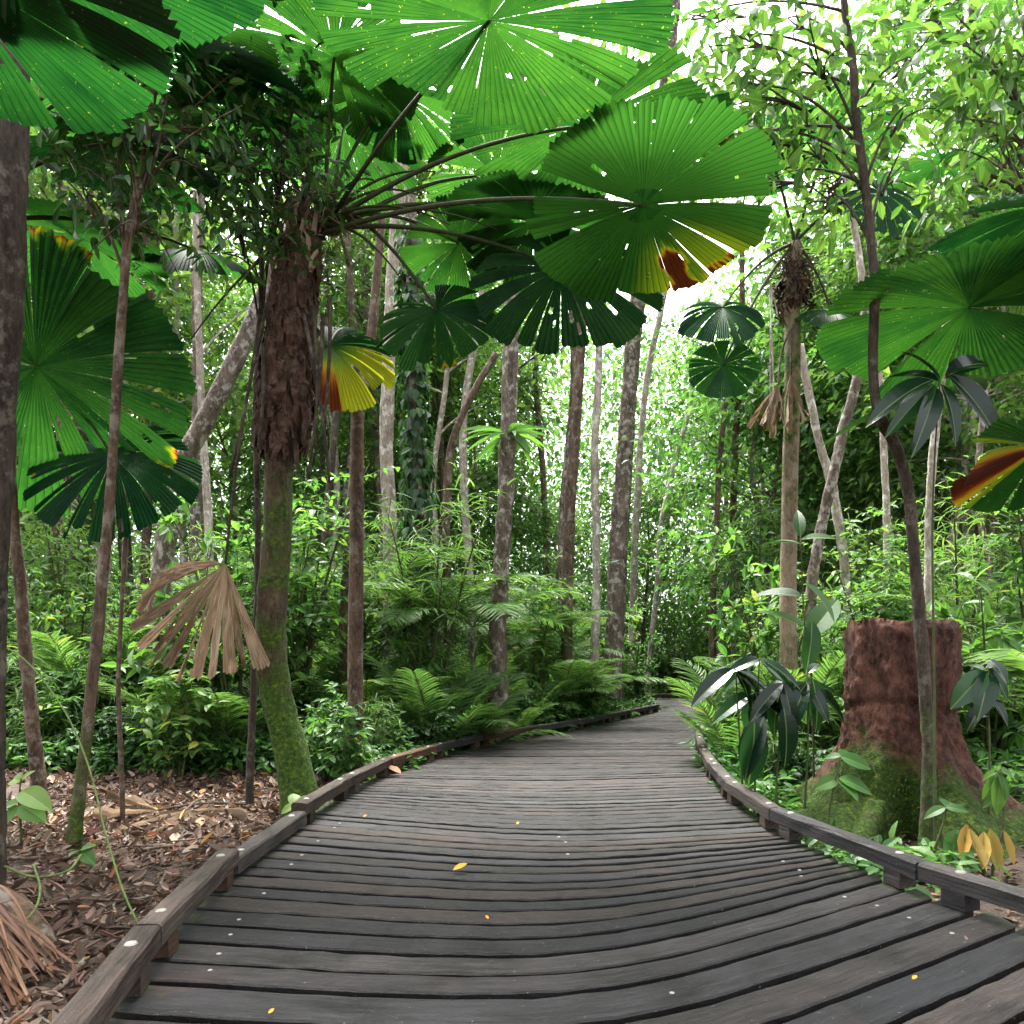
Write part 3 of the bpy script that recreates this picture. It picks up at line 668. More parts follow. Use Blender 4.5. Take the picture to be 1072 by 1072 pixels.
# --- low young palm behind the left palm with a reddening fan
d4 = 9.5
b5 = P(372, 700, d4); b5[2] = zg(b5[0], b5[1]); c5 = P(374, 372, d4)
p5 = thing('fan_palm', 'young fan palm with a reddening yellow fan, behind the shaggy mossy palm', 'palm', b5, 'fan palms')
q = palm_trunk(smooth_path([b5, c5], 12), np.linspace(.1, .075, 12), np.full(12, .2), 10, 7); obj('trunk', q, M_bark_brown, p5, b5, True)
def rustY(th, r, sgi):
    deg = np.degrees(th); return .42 * np.clip(r * 2, 0, 1) * (deg > -60) + .5 * ((deg > 30) & (deg < 60)) * np.clip(r * 2 - .6, 0, 1)
frond(p5, b5, c5, P(345, 362, 8.8), .78, (.15, -.85, .55), M_fan, 601, (.8, -.5, -.5), .3, .5, label='yellowing frond with red tips', rust=rustY)

# ---------------------------------------------------------------- named trunks and trees
def crown_leaves(rng, centres, rad, nper, tm, ls, flat=.6, droop=.35):
    C_ = np.repeat(np.asarray(centres, float), nper, 0); N = len(C_); off = rng.randn(N, 3) * np.array([1, 1, flat]) * rad * .55
    Pp = C_ + off; Y = nrm(nrm(off) + rng.randn(N, 3) * .6 + np.array([0, 0, -droop])); Z = nrm(np.array([0, 0, 1.]) + rng.randn(N, 3) * .45)
    return Pp, Y, Z, ls * rng.uniform(.6, 1.3, N)
def tree(name, label, px_pts, d, w_px, m, seed, crown=None, group=None, cat='tree', leafm=None, tm=LEAF, ls=.16, moss=0.0, wander=.0, vines=0):
    """px_pts: the trunk in the photograph from the base up; w_px: widths in pixels at base and top."""
    rng = rs(seed); dd = d if not np.isscalar(d) else [d] * len(px_pts)
    pts = [P(x, y, q) for (x, y), q in zip(px_pts, dd)]
    b0 = pts[0].copy(); zb = zg(b0[0], b0[1]); b0[2] = zb - .05; 
    if pts[0][2] > zb + .1: pts = [b0] + pts
    else: pts[0][2] = zb - .05
    L0 = pts[0].copy(); n = max(16, len(pts) * 10); sp = smooth_path(pts, n)
    if wander: sp = sp + np.cumsum(rng.randn(n, 3) * wander * np.array([1, 1, 0]), 0)
    kw_ = .86 if group else 1.0; r0, r1 = kw_ * w_px[0] * dd[0] / F / 2, kw_ * w_px[1] * dd[-1] / F / 2; tt_ = np.linspace(0, 1, n)
    rad = r0 + (r1 - r0) * tt_; rad = rad * (1 + .35 * np.exp(-tt_ * 22))
    if on_deck(L0[0], L0[1], .2): print('ON DECK', label)
    t_ = thing(name, label, cat, L0, group)
    q = MB(); tube(q, sp, rad, 12, rough=.07, rng=rng, aux=np.interp(tt_, [0, .15, .5], [moss, moss * .7, moss * .25]), lump=.03)
    obj('trunk', q, m, t_, L0, True)
    if crown:
        q = MB(); lf = MB(); cs = []
        for (cx, cyy, cd, cr, nn) in crown:
            c = P(cx, cyy, cd); j = int(np.argmin(np.linalg.norm(sp - (c - np.array([0, 0, .5])), axis=1))); j = max(j - 4, n // 3)
            tube(q, bez(sp[j], (sp[j] + c) / 2 + np.array([0, 0, .25]), c, 8), np.linspace(max(rad[j] * .45, .012), .006, 8), 5)
            for s_ in range(5):
                e = c + rng.randn(3) * cr * np.array([.7, .7, .4]); tube(q, bez(c * .6 + sp[j] * .4, c, e, 6), np.linspace(.012, .004, 6), 4)
            Pp, Y, Z, sz = crown_leaves(rng, [c + rng.randn(3) * cr * .5 for _ in range(7)], cr * .7, max(int(nn * 1.2) // 7, 1), tm, ls)
            leaves(lf, tm, Pp, Y, Z, sz, rng.rand(len(Pp)))
        obj('branches', q, m, t_, L0, True); obj('crown', lf, leafm or M_leaf, t_, L0)
    if 'carrying a fern' in label:
        lf = MB(); j = int(np.argmin(np.abs(sp[:, 2] - P(0, 455, dd[0])[2]))); Nn = 26; a = rng.rand(Nn) * 6.28; o_ = np.stack([np.cos(a), np.sin(a), -.35 + .6 * rng.rand(Nn)], -1)
        leaves(lf, LEAFBIG, sp[j] + o_ * rad[j] * .6, o_, nrm(np.stack([0 * a, 0 * a - .2, 1 + 0 * a], -1) + .3 * rng.randn(Nn, 3)), rng.uniform(.5, .9, Nn), rng.uniform(.1, .4, Nn), 0, np.full(Nn, .36)); obj('fern', lf, M_leaf, t_, L0)
    if vines:
        lf = MB(); Nn = vines; k_ = (rng.rand(Nn) * .8 * n).astype(int) + int(.12 * n); k_ = np.clip(k_, 0, n - 1); a = rng.rand(Nn) * 6.28
        o_ = np.stack([np.cos(a), np.sin(a), 0 * a], -1); Pp = sp[k_] + o_ * (rad[k_] * 1.1)[:, None] * rng.uniform(1, 2.2, Nn)[:, None]
        leaves(lf, LEAFW, Pp, nrm(o_ * .6 + np.array([0, 0, -1]) + rng.randn(Nn, 3) * .3), nrm(o_ + np.array([0, 0, .6])), rng.uniform(.14, .28, Nn), .7 * rng.rand(Nn)); obj('climbing_vine', lf, M_leaf_dusk, t_, L0)
    return t_
# close trees
tree('tree', 'thick rough grey trunk at the left edge of the view', [(-8, 860), (-8, 640), (-2, 480), (8, 330), (10, 160), (14, -60)], 5.0, (22, 36), M_bark_dark, 701)
tree('sapling', 'slender leaning tree with lichen and a mossy foot, left of the mossy palm', [(78, 872), (92, 760), (104, 640), (115, 520), (124, 380), (134, 250), (150, 170), (165, 60)], 6.2, (13, 7), M_bark_brown, 702, moss=.5,
     crown=[(120, 175, 6.2, .5, 130), (170, 150, 6.0, .55, 140), (80, 190, 6.3, .5, 110), (150, 205, 6.1, .5, 120), (200, 110, 6.3, .6, 120), (130, 110, 6.4, .6, 120)], leafm=M_leaf_dusk, ls=.13)
tree('sapling', 'thin brown stem with a bend near the left edge, behind the lichened sapling', [(40, 815), (30, 720), (22, 620), (14, 540), (10, 440)], 7.6, (15, 9), M_bark_brown, 703)
tree('sapling', 'thin straight stem between the lichened sapling and the mossy palm', [(128, 830), (124, 720), (127, 640), (132, 560)], 7.4, (5, 4), M_bark_brown, 704)
tree('tree', 'leaning grey trunk behind the mossy palm, sloping up to the right', [(165, 640), (188, 500), (215, 440), (250, 370), (292, 270), (330, 180)], 11.5, (24, 15), M_bark, 705)
# climbing dark-leaved shrub round the left palm's crown
tree('climbing_tree', 'dark small leaved tree growing up against the shaggy palm crown', [(262, 800), (270, 600), (268, 420), (275, 300), (262, 190), (250, 120)], 8.1, (8, 5), M_bark_dark, 706, leafm=M_leaf_dusk, ls=.115,
     crown=[(265, 170, 7.6, .5, 200), (290, 215, 7.3, .42, 170), (245, 215, 7.4, .42, 150), (235, 140, 7.6, .5, 150), (300, 150, 7.2, .5, 180), (275, 255, 7.2, .35, 130), (310, 100, 7.4, .5, 120), (330, 180, 7.0, .3, 90)])
# stump-side tree with the pale leafy crown
tree('tree', 'slender bent dark tree in front of the red stump, pale leaves high up', [(971, 885), (972, 780), (966, 690), (957, 580), (950, 510), (938, 468), (921, 436), (914, 390), (915, 290), (905, 190), (897, 130), (893, 70), (885, 15), (880, -60)], 6.2, (14, 7), M_bark_dark, 707, moss=.45, leafm=M_leaf_light, tm=LEAF, ls=.145,
     crown=[(760, 40, 6.6, .55, 110), (800, 90, 6.4, .55, 120), (850, 60, 6.2, .6, 120), (780, 140, 6.7, .5, 100), (840, 150, 6.5, .5, 100), (860, 200, 6.6, .35, 60), (950, 110, 6.4, .5, 80), (760, 90, 7.0, .5, 90), (720, 20, 7.0, .5, 80), (820, 20, 6.6, .5, 90), (930, 180, 6.6, .4, 60), (960, 60, 6.6, .5, 50), (890, 100, 6.6, .5, 80), (800, 190, 7.2, .4, 60), (745, 160, 7.5, .4, 50)])
tree('tree', 'overhanging pale leaved tree at the top right corner', [(1130, 900), (1125, 500), (1110, 200), (1085, 20), (1060, -80)], 6.8, (26, 14), M_bark, 708, leafm=M_leaf_light, tm=LEAF, ls=.15,
     crown=[(1040, 50, 6.0, .5, 120), (1065, 110, 6.2, .5, 110), (1010, 100, 6.6, .45, 70), (1050, 160, 6.6, .4, 70), (1070, 20, 5.8, .5, 100), (1000, 20, 6.4, .4, 40)])
# background trunks, each placed from the photograph
BT = [
 ('slim mossy trunk left of the vine covered trunk', [(362, 640), (370, 520), (380, 420), (392, 330), (400, 220)], 12.5, (14, 10), M_bark_brown, .5, 0),
 ('pale topped trunk wrapped in glossy climbing leaves', [(436, 640), (438, 520), (434, 400), (432, 300), (430, 180)], 14.5, (18, 14), M_bark, .3, 1100),
 ('pale leaning trunk high behind the long arching petioles', [(408, 560), (404, 460), (412, 260), (420, 180), (430, 60)], 16, (18, 14), M_bark_pale, 0, 0),
 ('forked dark trunk right of the vine covered trunk', [(470, 660), (468, 560), (474, 470), (492, 420), (520, 370)], 16.5, (13, 8), M_bark_brown, .3, 0),
 ('lichen blotched trunk carrying a fern, left of centre', [(522, 690), (526, 600), (533, 480), (536, 380), (540, 200), (545, 40)], 13.5, (23, 15), M_bark, .35, 0),
 ('slim mossy trunk between the fern carrying trunk and the white one', [(592, 690), (594, 560), (600, 460), (606, 380), (612, 200)], 17, (15, 11), M_bark_brown, .5, 0),
 ('slender white trunk right of centre', [(622, 680), (624, 560), (622, 470), (626, 360), (622, 200)], 19, (11, 8), M_bark_pale, 0, 0),
 ('big straight brown trunk leaning right, at the centre right', [(642, 720), (645, 640), (652, 520), (660, 400), (668, 320), (690, 150), (710, -20)], 20, (24, 15), M_bark, .15, 0),
 ('thin pale crooked stem beside the far bend of the walk', [(678, 720), (682, 670), (688, 610), (692, 550), (708, 480), (722, 430), (730, 380)], 25, (7, 5), M_bark_pale, 0, 0),
 ('pale thin trunk behind the big leaning brown trunk', [(660, 700), (668, 500), (676, 400), (690, 330), (705, 240)], 25, (9, 7), M_bark_pale, 0, 0),
 ('grey trunk leaning right, crossing a spotted one right of the slim palm', [(843, 720), (850, 600), (864, 520), (880, 450), (896, 385), (905, 320)], 11, (15, 11), M_bark, .1, 0),
 ('spotted trunk leaning left behind the stump', [(895, 700), (886, 600), (875, 520), (860, 460), (848, 410), (838, 360)], 12.5, (13, 9), M_bark_pale, .1, 0),
 ('thin white trunk above the left side of the stump', [(930, 720), (927, 600), (924, 500), (918, 400), (900, 300), (880, 180)], 13, (9, 8), M_bark_pale, 0, 0),
 ('pinkish slim trunk above the right side of the stump', [(972, 720), (973, 600), (975, 500), (986, 400), (992, 320)], 10.5, (11, 9), M_bark_pale, .1, 0),
 ('grey trunk in the white sky gap left of the mossy palm', [(205, 620), (207, 500), (208, 400), (206, 300), (212, 180)], 17, (15, 12), M_bark, 0, 0),
 ('slim trunk left of the leaning grey trunk', [(150, 620), (156, 500), (160, 420), (158, 330), (150, 220)], 19, (12, 9), M_bark_brown, 0, 0),
 ('dim trunk low between the mossy palm and the vine covered trunk', [(340, 650), (338, 560), (345, 480), (352, 400)], 15, (10, 8), M_bark_dark, 0, 0),
 ('thin trunk right of the far bend, in the dark thicket', [(745, 720), (748, 600), (752, 500), (760, 420)], 19, (8, 6), M_bark_brown, 0, 0),
 ('thin grey trunk near the right edge, under the pale fans', [(1028, 720), (1030, 600), (1022, 500), (1030, 400)], 13, (8, 7), M_bark, 0, 0),
 ('thin trunk in the gap left of the lichened sapling', [(58, 640), (60, 560), (64, 500), (70, 430)], 15, (12, 10), M_bark_brown, 0, 0),
]
for k, (lab, pts, d, wp, m, ms, vn) in enumerate(BT):
    tree('tree', lab, pts, d, wp, m, 720 + k, group='trunks standing behind the undergrowth', moss=ms, vines=vn, wander=.004)

# ---------------------------------------------------------------- red stump
d = 7.4; sc0 = P(943, 860, d); sc0[2] = zg(sc0[0], sc0[1])
st = thing('tree_stump', 'broad red brown sawn stump with mossy buttress roots right of the walk', 'stump', sc0)
rg = rs(90); na = 120; zs = np.concatenate([np.linspace(-.25, .9, 40), np.linspace(.94, 1.76, 26)]); a = np.arange(na) * 2 * math.pi / na
lob = .5 * np.cos(5 * a + .6) + .35 * np.cos(3 * a + 2.2) + .25 * np.cos(8 * a)
V = []; aux = []
n1 = rg.randn(len(zs), na); n1 = (n1 + np.roll(n1, 1, 0) + np.roll(n1, 1, 1)) / 3; n2 = rg.randn(len(zs) // 4 + 2, na // 3); n2 = np.repeat(np.repeat(n2, 4, 0)[:len(zs)], 3, 1)[:, :na]; n1 = .8 * n1 + .45 * (n2 + np.roll(n2, 1, 0) + np.roll(n2, 1, 1) + np.roll(n2, 2, 0)) / 4
for iz, z in enumerate(zs):
    f = np.clip((.85 - z) / 1.0, 0, 1.2)
    r_ = .49 + .02 * np.sin(3 * a + z) + .015 * np.sin(7 * a - 2 * z) + .06 * np.clip(.9 - z, 0, 2) + f ** 2.1 * (.52 + .6 * lob) + .022 * n1[iz]
    r_ = np.maximum(r_, .47) - (.025 if z > 1.72 else 0) - .035 * np.exp(-((z - .95 - .06 * np.sin(2 * a)) / .035) ** 2)
    V.append(np.stack([sc0[0] + r_ * np.cos(a), sc0[1] + r_ * np.sin(a), np.full(na, z) + (.018 * np.sin(2 * a + 1) + .012 * np.sin(7 * a) if z > 1.6 else 0)], -1))
    aux.append(np.clip(.47 - .6 * z + .25 * np.cos(a - 3.9), 0, .9))
zt = zs[-1] - .03
for r_, dz in ((.42, -.02), (.3, -.05), (.12, -.08)): V.append(np.stack([sc0[0] + r_ * np.cos(a), sc0[1] + r_ * np.sin(a), zt + dz + .03 * rg.randn(na)], -1)); aux.append(np.full(na, .2))
m_ = len(V); i_ = np.arange(m_ - 1)[:, None] * na; j_ = np.arange(na)[None]; j2 = (j_ + 1) % na
q = MB(); q.add(np.concatenate(V), np.stack([i_ + j_, i_ + j2, i_ + na + j2, i_ + na + j_], -1).reshape(-1, 4), 0, .5, np.concatenate(aux))
obj('trunk', q, M_stump, st, sc0, True)
for k, (pts, r0) in enumerate([([(900, 800, 7.0), (872, 828, 6.8), (842, 836, 6.9), (815, 850, 7.1)], .13), ([(985, 820, 7.0), (1020, 860, 6.7), (1060, 880, 6.6)], .13), ([(915, 850, 6.8), (890, 875, 6.3), (868, 880, 6.1)], .14), ([(1000, 800, 7.4), (1050, 850, 7.4), (1090, 870, 7.3)], .12)]):
    pp = [P(*p) for p in pts]
    for p in pp[1:]: p[2] = min(p[2], zg(p[0], p[1]) + .04)
    q = MB(); sp = smooth_path(pp, 20); tube(q, sp, np.linspace(r0, r0 * .35, 20), 10, rough=.12, rng=rs(91 + k), aux=np.full(20, .5)); obj('buttress_root', q, M_stump, st, sc0, True)
# moss tufts on the stump: tiny leaves on its foot
q = MB(); N = 800; a = rg.uniform(3.1, 5.0, N); z = -.2 + .55 * rg.rand(N) ** 1.8; f = np.clip((.85 - z) / 1.0, 0, 1.2)
lo = .5 * np.cos(5 * a + .6) + .35 * np.cos(3 * a + 2.2) + .25 * np.cos(8 * a); r_ = np.maximum(.49 + .06 * np.clip(.9 - z, 0, 2) + f ** 2.3 * (.5 + .55 * lo), .47)
o_ = np.stack([np.cos(a), np.sin(a), 0 * a + .4], -1)
leaves(q, LEAFS, np.stack([sc0[0] + r_ * np.cos(a), sc0[1] + r_ * np.sin(a), z], -1), nrm(o_ + rg.randn(N, 3) * .7), nrm(rg.randn(N, 3) + [0, 0, .6]), rg.uniform(.02, .05, N), rg.uniform(.3, 1, N))
obj('moss', q, M_leaf, st, sc0)['kind'] = 'stuff'

# ---------------------------------------------------------------- close plants placed from the photograph
def plant(name, label, stems, lvs, m, seed, group=None, stem_m=None, tm=LEAFBIG, cat='plant', wsc=1.0):
    """stems: lists of (px, py, depth); lvs: (ox, oy, tx, ty, depth, tip depth shift)"""
    rng = rs(seed); q = MB(); b_ = P(*stems[0][0]); b_[2] = zg(b_[0], b_[1]); t_ = thing(name, label, cat, b_, group)
    for s_ in stems:
        pp = [P(*x) for x in s_]; 
        g0 = pp[0].copy(); g0[2] = zg(g0[0], g0[1]) - .03
        if pp[0][2] > g0[2] + .05: pp = [g0] + pp
        else: pp[0] = g0
        tube(q, smooth_path(pp, 16), np.linspace(.014, .006, 16), 6)
    lf = MB()
    for (ox, oy, tx, ty, dp, ds) in lvs:
        a_ = P(ox, oy, dp); b2_ = P(tx, ty, dp + ds); L_ = np.linalg.norm(b2_ - a_); Y = (b2_ - a_)[None]
        Z = np.array([[rng.uniform(-.3, .3), -.55 + rng.uniform(-.3, .3), .75]])
        leaves(lf, tm, a_[None], Y, Z, L_ * 1.04, np.array([rng.uniform(.1, .9)]), 0, np.array([wsc * rng.uniform(.85, 1.2)]))
        tube(q, np.array([a_, a_ * .97 + b2_ * .03]), .004, 4)
    obj('stem', q, stem_m or M_stem, t_, b_, True); obj('foliage', lf, m, t_, b_); return t_
plant('broadleaf_sapling', 'sapling with long dark hanging leaves against the pale fan, behind the bent tree', [[(979, 880, 5.9), (978, 700, 5.9), (976, 560, 5.9), (979, 470, 5.9), (984, 398, 5.9)]],
      [(976, 398, 918, 418, 5.9, -.3), (984, 398, 957, 358, 5.9, .1), (978, 402, 938, 440, 5.9, -.2), (990, 395, 1046, 360, 5.9, .2), (990, 396, 1040, 383, 5.9, .3), (992, 392, 1062, 447, 5.9, -.2), (985, 402, 1014, 452, 5.9, -.2), (983, 400, 930, 380, 5.9, .3), (980, 405, 968, 458, 5.9, -.3), (990, 394, 1030, 372, 5.9, -.3), (965, 422, 858, 440, 5.9, .3)], M_leaf_dark, 801, wsc=.68)
hang = []; rg = rs(802)
for (cx, cyy) in [(795, 690), (768, 700), (820, 715), (790, 725), (845, 715)]:
    for k in range(9):
        an = rg.uniform(0, 6.28); ln = rg.uniform(30, 56); hang.append((cx, cyy, cx + ln * math.cos(an), cyy + ln * (.55 * math.sin(an) + .5), 7.3 + rg.uniform(-.2, .3), rg.uniform(-.25, .25)))
hang += [(790, 755, 788, 825, 7.1, 0), (800, 750, 772, 810, 7.1, 0), (820, 740, 832, 800, 7.1, -.1), (850, 710, 866, 765, 7.2, 0), (846, 705, 858, 690, 7.2, .1)]
plant('broadleaf_sapling', 'bushy sapling with big glossy dark hanging leaves left of the stump', [[(790, 840, 7.3), (792, 760, 7.3), (795, 688, 7.3)], [(778, 840, 7.35), (770, 700, 7.4)], [(812, 840, 7.2), (820, 712, 7.3)], [(842, 850, 7.2), (846, 780, 7.2), (845, 700, 7.3)]], hang, M_leaf_dark, 802, wsc=.85)
plant('broadleaf_sapling', 'tall sapling with a few wide leaves above the glossy dark sapling', [[(852, 820, 7.9), (850, 720, 7.9), (842, 650, 7.9), (838, 560, 8.0)]],
      [(848, 660, 800, 628, 7.9, 0), (846, 668, 880, 618, 7.9, .2), (850, 650, 850, 700, 7.9, -.2), (840, 625, 790, 612, 7.9, .3), (842, 610, 882, 640, 7.9, -.2), (838, 570, 800, 560, 8, .2), (838, 565, 872, 556, 8, -.2), (838, 562, 836, 530, 8, .1)], M_leaf_dusk, 803, wsc=.75)
plant('seedling', 'pale green seedling sprouting beside the stump\'s mossy root', [[(868, 850, 6.4), (876, 810, 6.4), (880, 792, 6.4)]], [(880, 792, 912, 800, 6.4, -.1), (880, 792, 862, 790, 6.4, .1), (880, 793, 905, 785, 6.4, .2), (878, 815, 914, 824, 6.3, -.1), (878, 815, 855, 822, 6.4, 0), (877, 818, 900, 830, 6.3, -.2)], M_leaf_light, 804, wsc=1.35)
plant('seedling', 'small seedling of three wide leaves in front of the bent dark tree', [[(975, 900, 5.7), (988, 860, 5.7), (990, 845, 5.7)]], [(990, 845, 968, 852, 5.7, 0), (990, 845, 1012, 846, 5.7, -.1), (992, 846, 1000, 832, 5.7, .2), (1005, 870, 1008, 898, 5.6, -.1), (1003, 868, 995, 900, 5.6, -.1)], M_leaf_light, 805, wsc=1.3)
plant('seedling', 'withered plant with drooping yellow brown leaves near the right kerb', [[(1030, 905, 5.6), (1025, 875, 5.6), (1012, 860, 5.6)], [(1040, 905, 5.6), (1050, 870, 5.6)]],
      [(1012, 862, 1008, 905, 5.6, -.1), (1014, 866, 1020, 912, 5.5, -.1), (1036, 866, 1040, 908, 5.5, 0), (1030, 870, 1028, 912, 5.5, -.1), (1050, 868, 1052, 902, 5.6, 0), (1004, 870, 1000, 905, 5.6, 0)], M_wither, 806, tm=LEAFDRY, wsc=.6)
plant('broadleaf_sapling', 'sapling with hanging dark and lime leaves right of the stump', [[(1035, 870, 6.6), (1036, 780, 6.6), (1032, 700, 6.7)]],
      [(1032, 702, 1002, 735, 6.6, -.1), (1034, 700, 1060, 690, 6.6, .1), (1034, 700, 1062, 728, 6.6, -.1), (1030, 702, 1008, 690, 6.6, .2), (1034, 730, 1010, 760, 6.6, 0), (1036, 730, 1062, 755, 6.6, -.1), (1036, 690, 1058, 708, 6.6, -.2), (1036, 750, 1014, 745, 6.6, .1), (1035, 702, 1030, 745, 6.6, -.2)], M_leaf_dark, 807)
plant('seedling', 'leafy seedling of yellow green pointed leaves at the foot of the stump, right side', [[(1050, 880, 6.2), (1050, 820, 6.2), (1045, 808, 6.2)]],
      [(1045, 810, 1060, 835, 6.2, -.1), (1046, 810, 1030, 835, 6.2, 0), (1048, 808, 1070, 812, 6.2, .1), (1045, 812, 1048, 850, 6.2, -.1), (1042, 808, 1025, 815, 6.2, .1), (1050, 830, 1030, 842, 6.2, 0)], M_leaf_light, 808)
plant('seedling', 'bluish green seedling with paired leaves on the litter at the left edge', [[(22, 870, 6.3), (20, 838, 6.3), (22, 815, 6.3)]], [(20, 840, -6, 845, 6.2, 0), (21, 840, 40, 830, 6.3, .1), (21, 842, 42, 855, 6.2, -.1), (20, 843, 2, 860, 6.2, -.1), (22, 818, 32, 805, 6.3, 0), (22, 818, 8, 812, 6.3, .1), (22, 828, 46, 838, 6.3, -.2)], M_leaf, 809, wsc=1.3)
plant('seedling', 'small green seedling at the mossy foot of the lichened sapling', [[(80, 905, 5.6), (84, 890, 5.6)]], [(84, 890, 98, 882, 5.6, 0), (84, 890, 72, 892, 5.6, -.1), (84, 891, 96, 900, 5.6, -.1)], M_leaf_light, 810, wsc=1.4)
plant('seedling', 'seedling with heart shaped leaves close to the shaggy palm\'s foot', [[(305, 880, 6.9), (310, 840, 6.9)]], [(310, 842, 325, 832, 6.9, 0), (310, 842, 295, 848, 6.9, -.1), (308, 850, 322, 856, 6.8, -.1), (310, 845, 308, 828, 6.9, .1)], M_leaf, 811, wsc=1.5)
# long green vine arching to the kerb, and the one on the litter
q = MB(); tube(q, smooth_path([P(-20, 665, 6.0), P(25, 690, 5.6), P(65, 740, 5.2), P(92, 800, 4.9), P(110, 870, 4.6), P(128, 930, 4.3), P(145, 968, 4.15)], 40), .006, 6); o_ = obj('vine', q, M_vine, smooth=True); tag(o_, 'thin green vine arching down to the left kerb', 'vine')
q = MB(); tube(q, smooth_path([P(0, 905, 5.0), P(35, 918, 5.0), P(70, 912, 5.0), P(85, 895, 5.3)], 24), .008, 6); tube(q, smooth_path([P(12, 972, 4.1), P(35, 955, 4.2), P(42, 930, 4.6), P(35, 905, 5.0)], 24), .007, 6); o_ = obj('vine', q, M_vine, smooth=True); tag(o_, 'looping green vine lying on the leaf litter', 'vine')
q = MB(); tube(q, smooth_path([P(814, 330, 10.2), P(806, 300, 10.2), P(810, 400, 10.2), P(808, 420, 10.2)], 12), .01, 5); tube(q, bez(P(808, 300, 10.2), P(806, 360, 10.1), P(807, 440, 10.2), 10), .011, 5); o_ = obj('vine', q, M_bark_pale); tag(o_, 'thin pale hanging vine left of the fibre nest', 'vine')

# ---------------------------------------------------------------- litter, sticks, fallen things
def scatter(n, xr, yr, rng, m=.18):
    x = rng.uniform(*xr, n); y = rng.uniform(*yr, n); k = ~on_deck(x, y, m); return x[k], y[k]
q = MB(); rg = rs(95)
for (n, xr, yr) in [(20000, (-5.5, -1.0), (1.5, 9.5)), (7000, (-8, -1.4), (9, 13)), (5000, (1.9, 6), (2.5, 10)), (2000, (6, 9), (5, 13))]:
    x, y = scatter(n, xr, yr, rg, -.02); N = len(x)
    Y = np.stack([rg.randn(N), rg.randn(N), .25 * rg.randn(N)], -1); Z = nrm(np.stack([.5 * rg.randn(N), .5 * rg.randn(N), np.ones(N)], -1))
    leaves(q, LEAFDRY, np.stack([x, y, zg(x, y) + rg.uniform(.0, .05, N)], -1), Y, Z, rg.uniform(.03, .1, N) * rg.choice([.7, 1, 1, 1.6], N), rg.rand(N), 0, rg.uniform(.45, 1.2, N))
o_ = obj('leaf_litter', q, M_litter); tag(o_, 'brown and pinkish dead leaves strewn over the forest floor', 'leaf litter', kind='stuff')
rg = rs(96); q0 = MB(); tube(q0, smooth_path([[-.4, 0, .0], [-.1, .03, .012], [.15, -.03, .0], [.45, .02, .01]], 14), np.linspace(.014, .006, 14), 6, rough=.1, rng=rg); tube(q0, smooth_path([[.0, 0, .005], [.12, .08, .03], [.2, .18, .02]], 6), np.linspace(.008, .003, 6), 5)
stick = obj('fallen_stick', q0, M_bark_brown, smooth=True); tag(stick, 'brown forked stick lying on the leaf litter left of the walk', 'stick', 'sticks on the leaf litter')
x, y = scatter(90, (-5.2, -1.9), (3.0, 8.5), rg, .35)
for k in range(min(60, len(x))): place(stick, (x[k], y[k], zg(x[k], y[k]) + .03), rg.uniform(0, 6.28), rg.uniform(.6, 1.5), stick['label'])
# dead fan on the ground behind the litter, another beside it
def ground_fan(label, px, py, seed, Rad, tot=200, n=(0, -.25, 1), fwd=(0, -1, 0)):
    c = G(px, py, -.12); c[2] = zg(c[0], c[1]) + .1; t_ = thing('fallen_frond', label, 'dead frond', c)
    b = fan_blade(rs(seed), Rad, total=tot, nseg=12, pleats=44, fold=.8, holes=.01, segoff=.25, gap=.06, crumple=.05); orient(b, c, n, fwd, .12, Rad)
    for A in b.A: A[:, 0] = rs(len(A)).rand() * .9
    obj('blade', b, M_fan_dead, t_, c); q = MB(); f = nrm(np.array(fwd, float)); tube(q, bez(c, c - f * .5 + [0, 0, .05], c - f * 1.0 + [0, 0, -.08], 8), .012, 6); obj('petiole', q, M_bark_brown, t_, c)
ground_fan('grey brown dried fan frond spread on the litter left of the mossy palm', 195, 858, 71, .62, 190, (0, -.35, 1), (.2, -1, 0))
ground_fan('crumpled dead fan frond half hidden behind the leaning sapling', 165, 850, 72, .6, 160, (.2, -.3, 1), (-.6, -.6, 0))
# torn brown frond heaps at the bottom left corner
c = G(-10, 1010, -.15); c[2] = zg(c[0], c[1]) + .06; t_ = thing('fallen_frond', 'torn orange brown frond with split blades in the bottom left corner', 'dead frond', c)
b = MB(); rg = rs(97)
for k in range(150):
    a_ = c + np.array([rg.uniform(-.5, -.1), rg.uniform(-.15, .35), rg.uniform(.02, .34)]); L_ = rg.uniform(.4, .85); dv = nrm(np.array([1.0, -.75 + rg.uniform(-.4, .4), -.35 + rg.uniform(-.15, .1)])); e = a_ + dv * L_; e[2] = max(e[2], zg(e[0], e[1]) + .01)
    pth = bez(a_, (a_ + e) / 2 + [0, 0, .08], e, 8); sd = nrm(np.cross(dv, [0, 0, 1.])); w_ = rg.uniform(.006, .02); V = []; Fq = []
    for j, p in enumerate(pth): ww = w_ * (1 - .7 * (j / 7) ** 2); V += [p - sd * ww, p + [0, 0, ww * .6], p + sd * ww]
    for j in range(7): Fq += [[3 * j, 3 * j + 1, 3 * j + 4, 3 * j + 3], [3 * j + 1, 3 * j + 2, 3 * j + 5, 3 * j + 4]]
    b.add(V, np.array(Fq), 0, rg.rand(), 0)
obj('blade', b, leaf_mat('torn_frond', [(0, (.03, .013, .007)), (.4, (.1, .042, .02)), (.8, (.2, .095, .05)), (1, (.3, .18, .11))], .1, (1, .9, .8), .6), t_, c)
q = MB(); p0 = P(-40, 905, 4.6); p0[2] = zg(p0[0], p0[1]) + .2; p1 = P(55, 985, 4.2); p1[2] = zg(p1[0], p1[1]) - .02
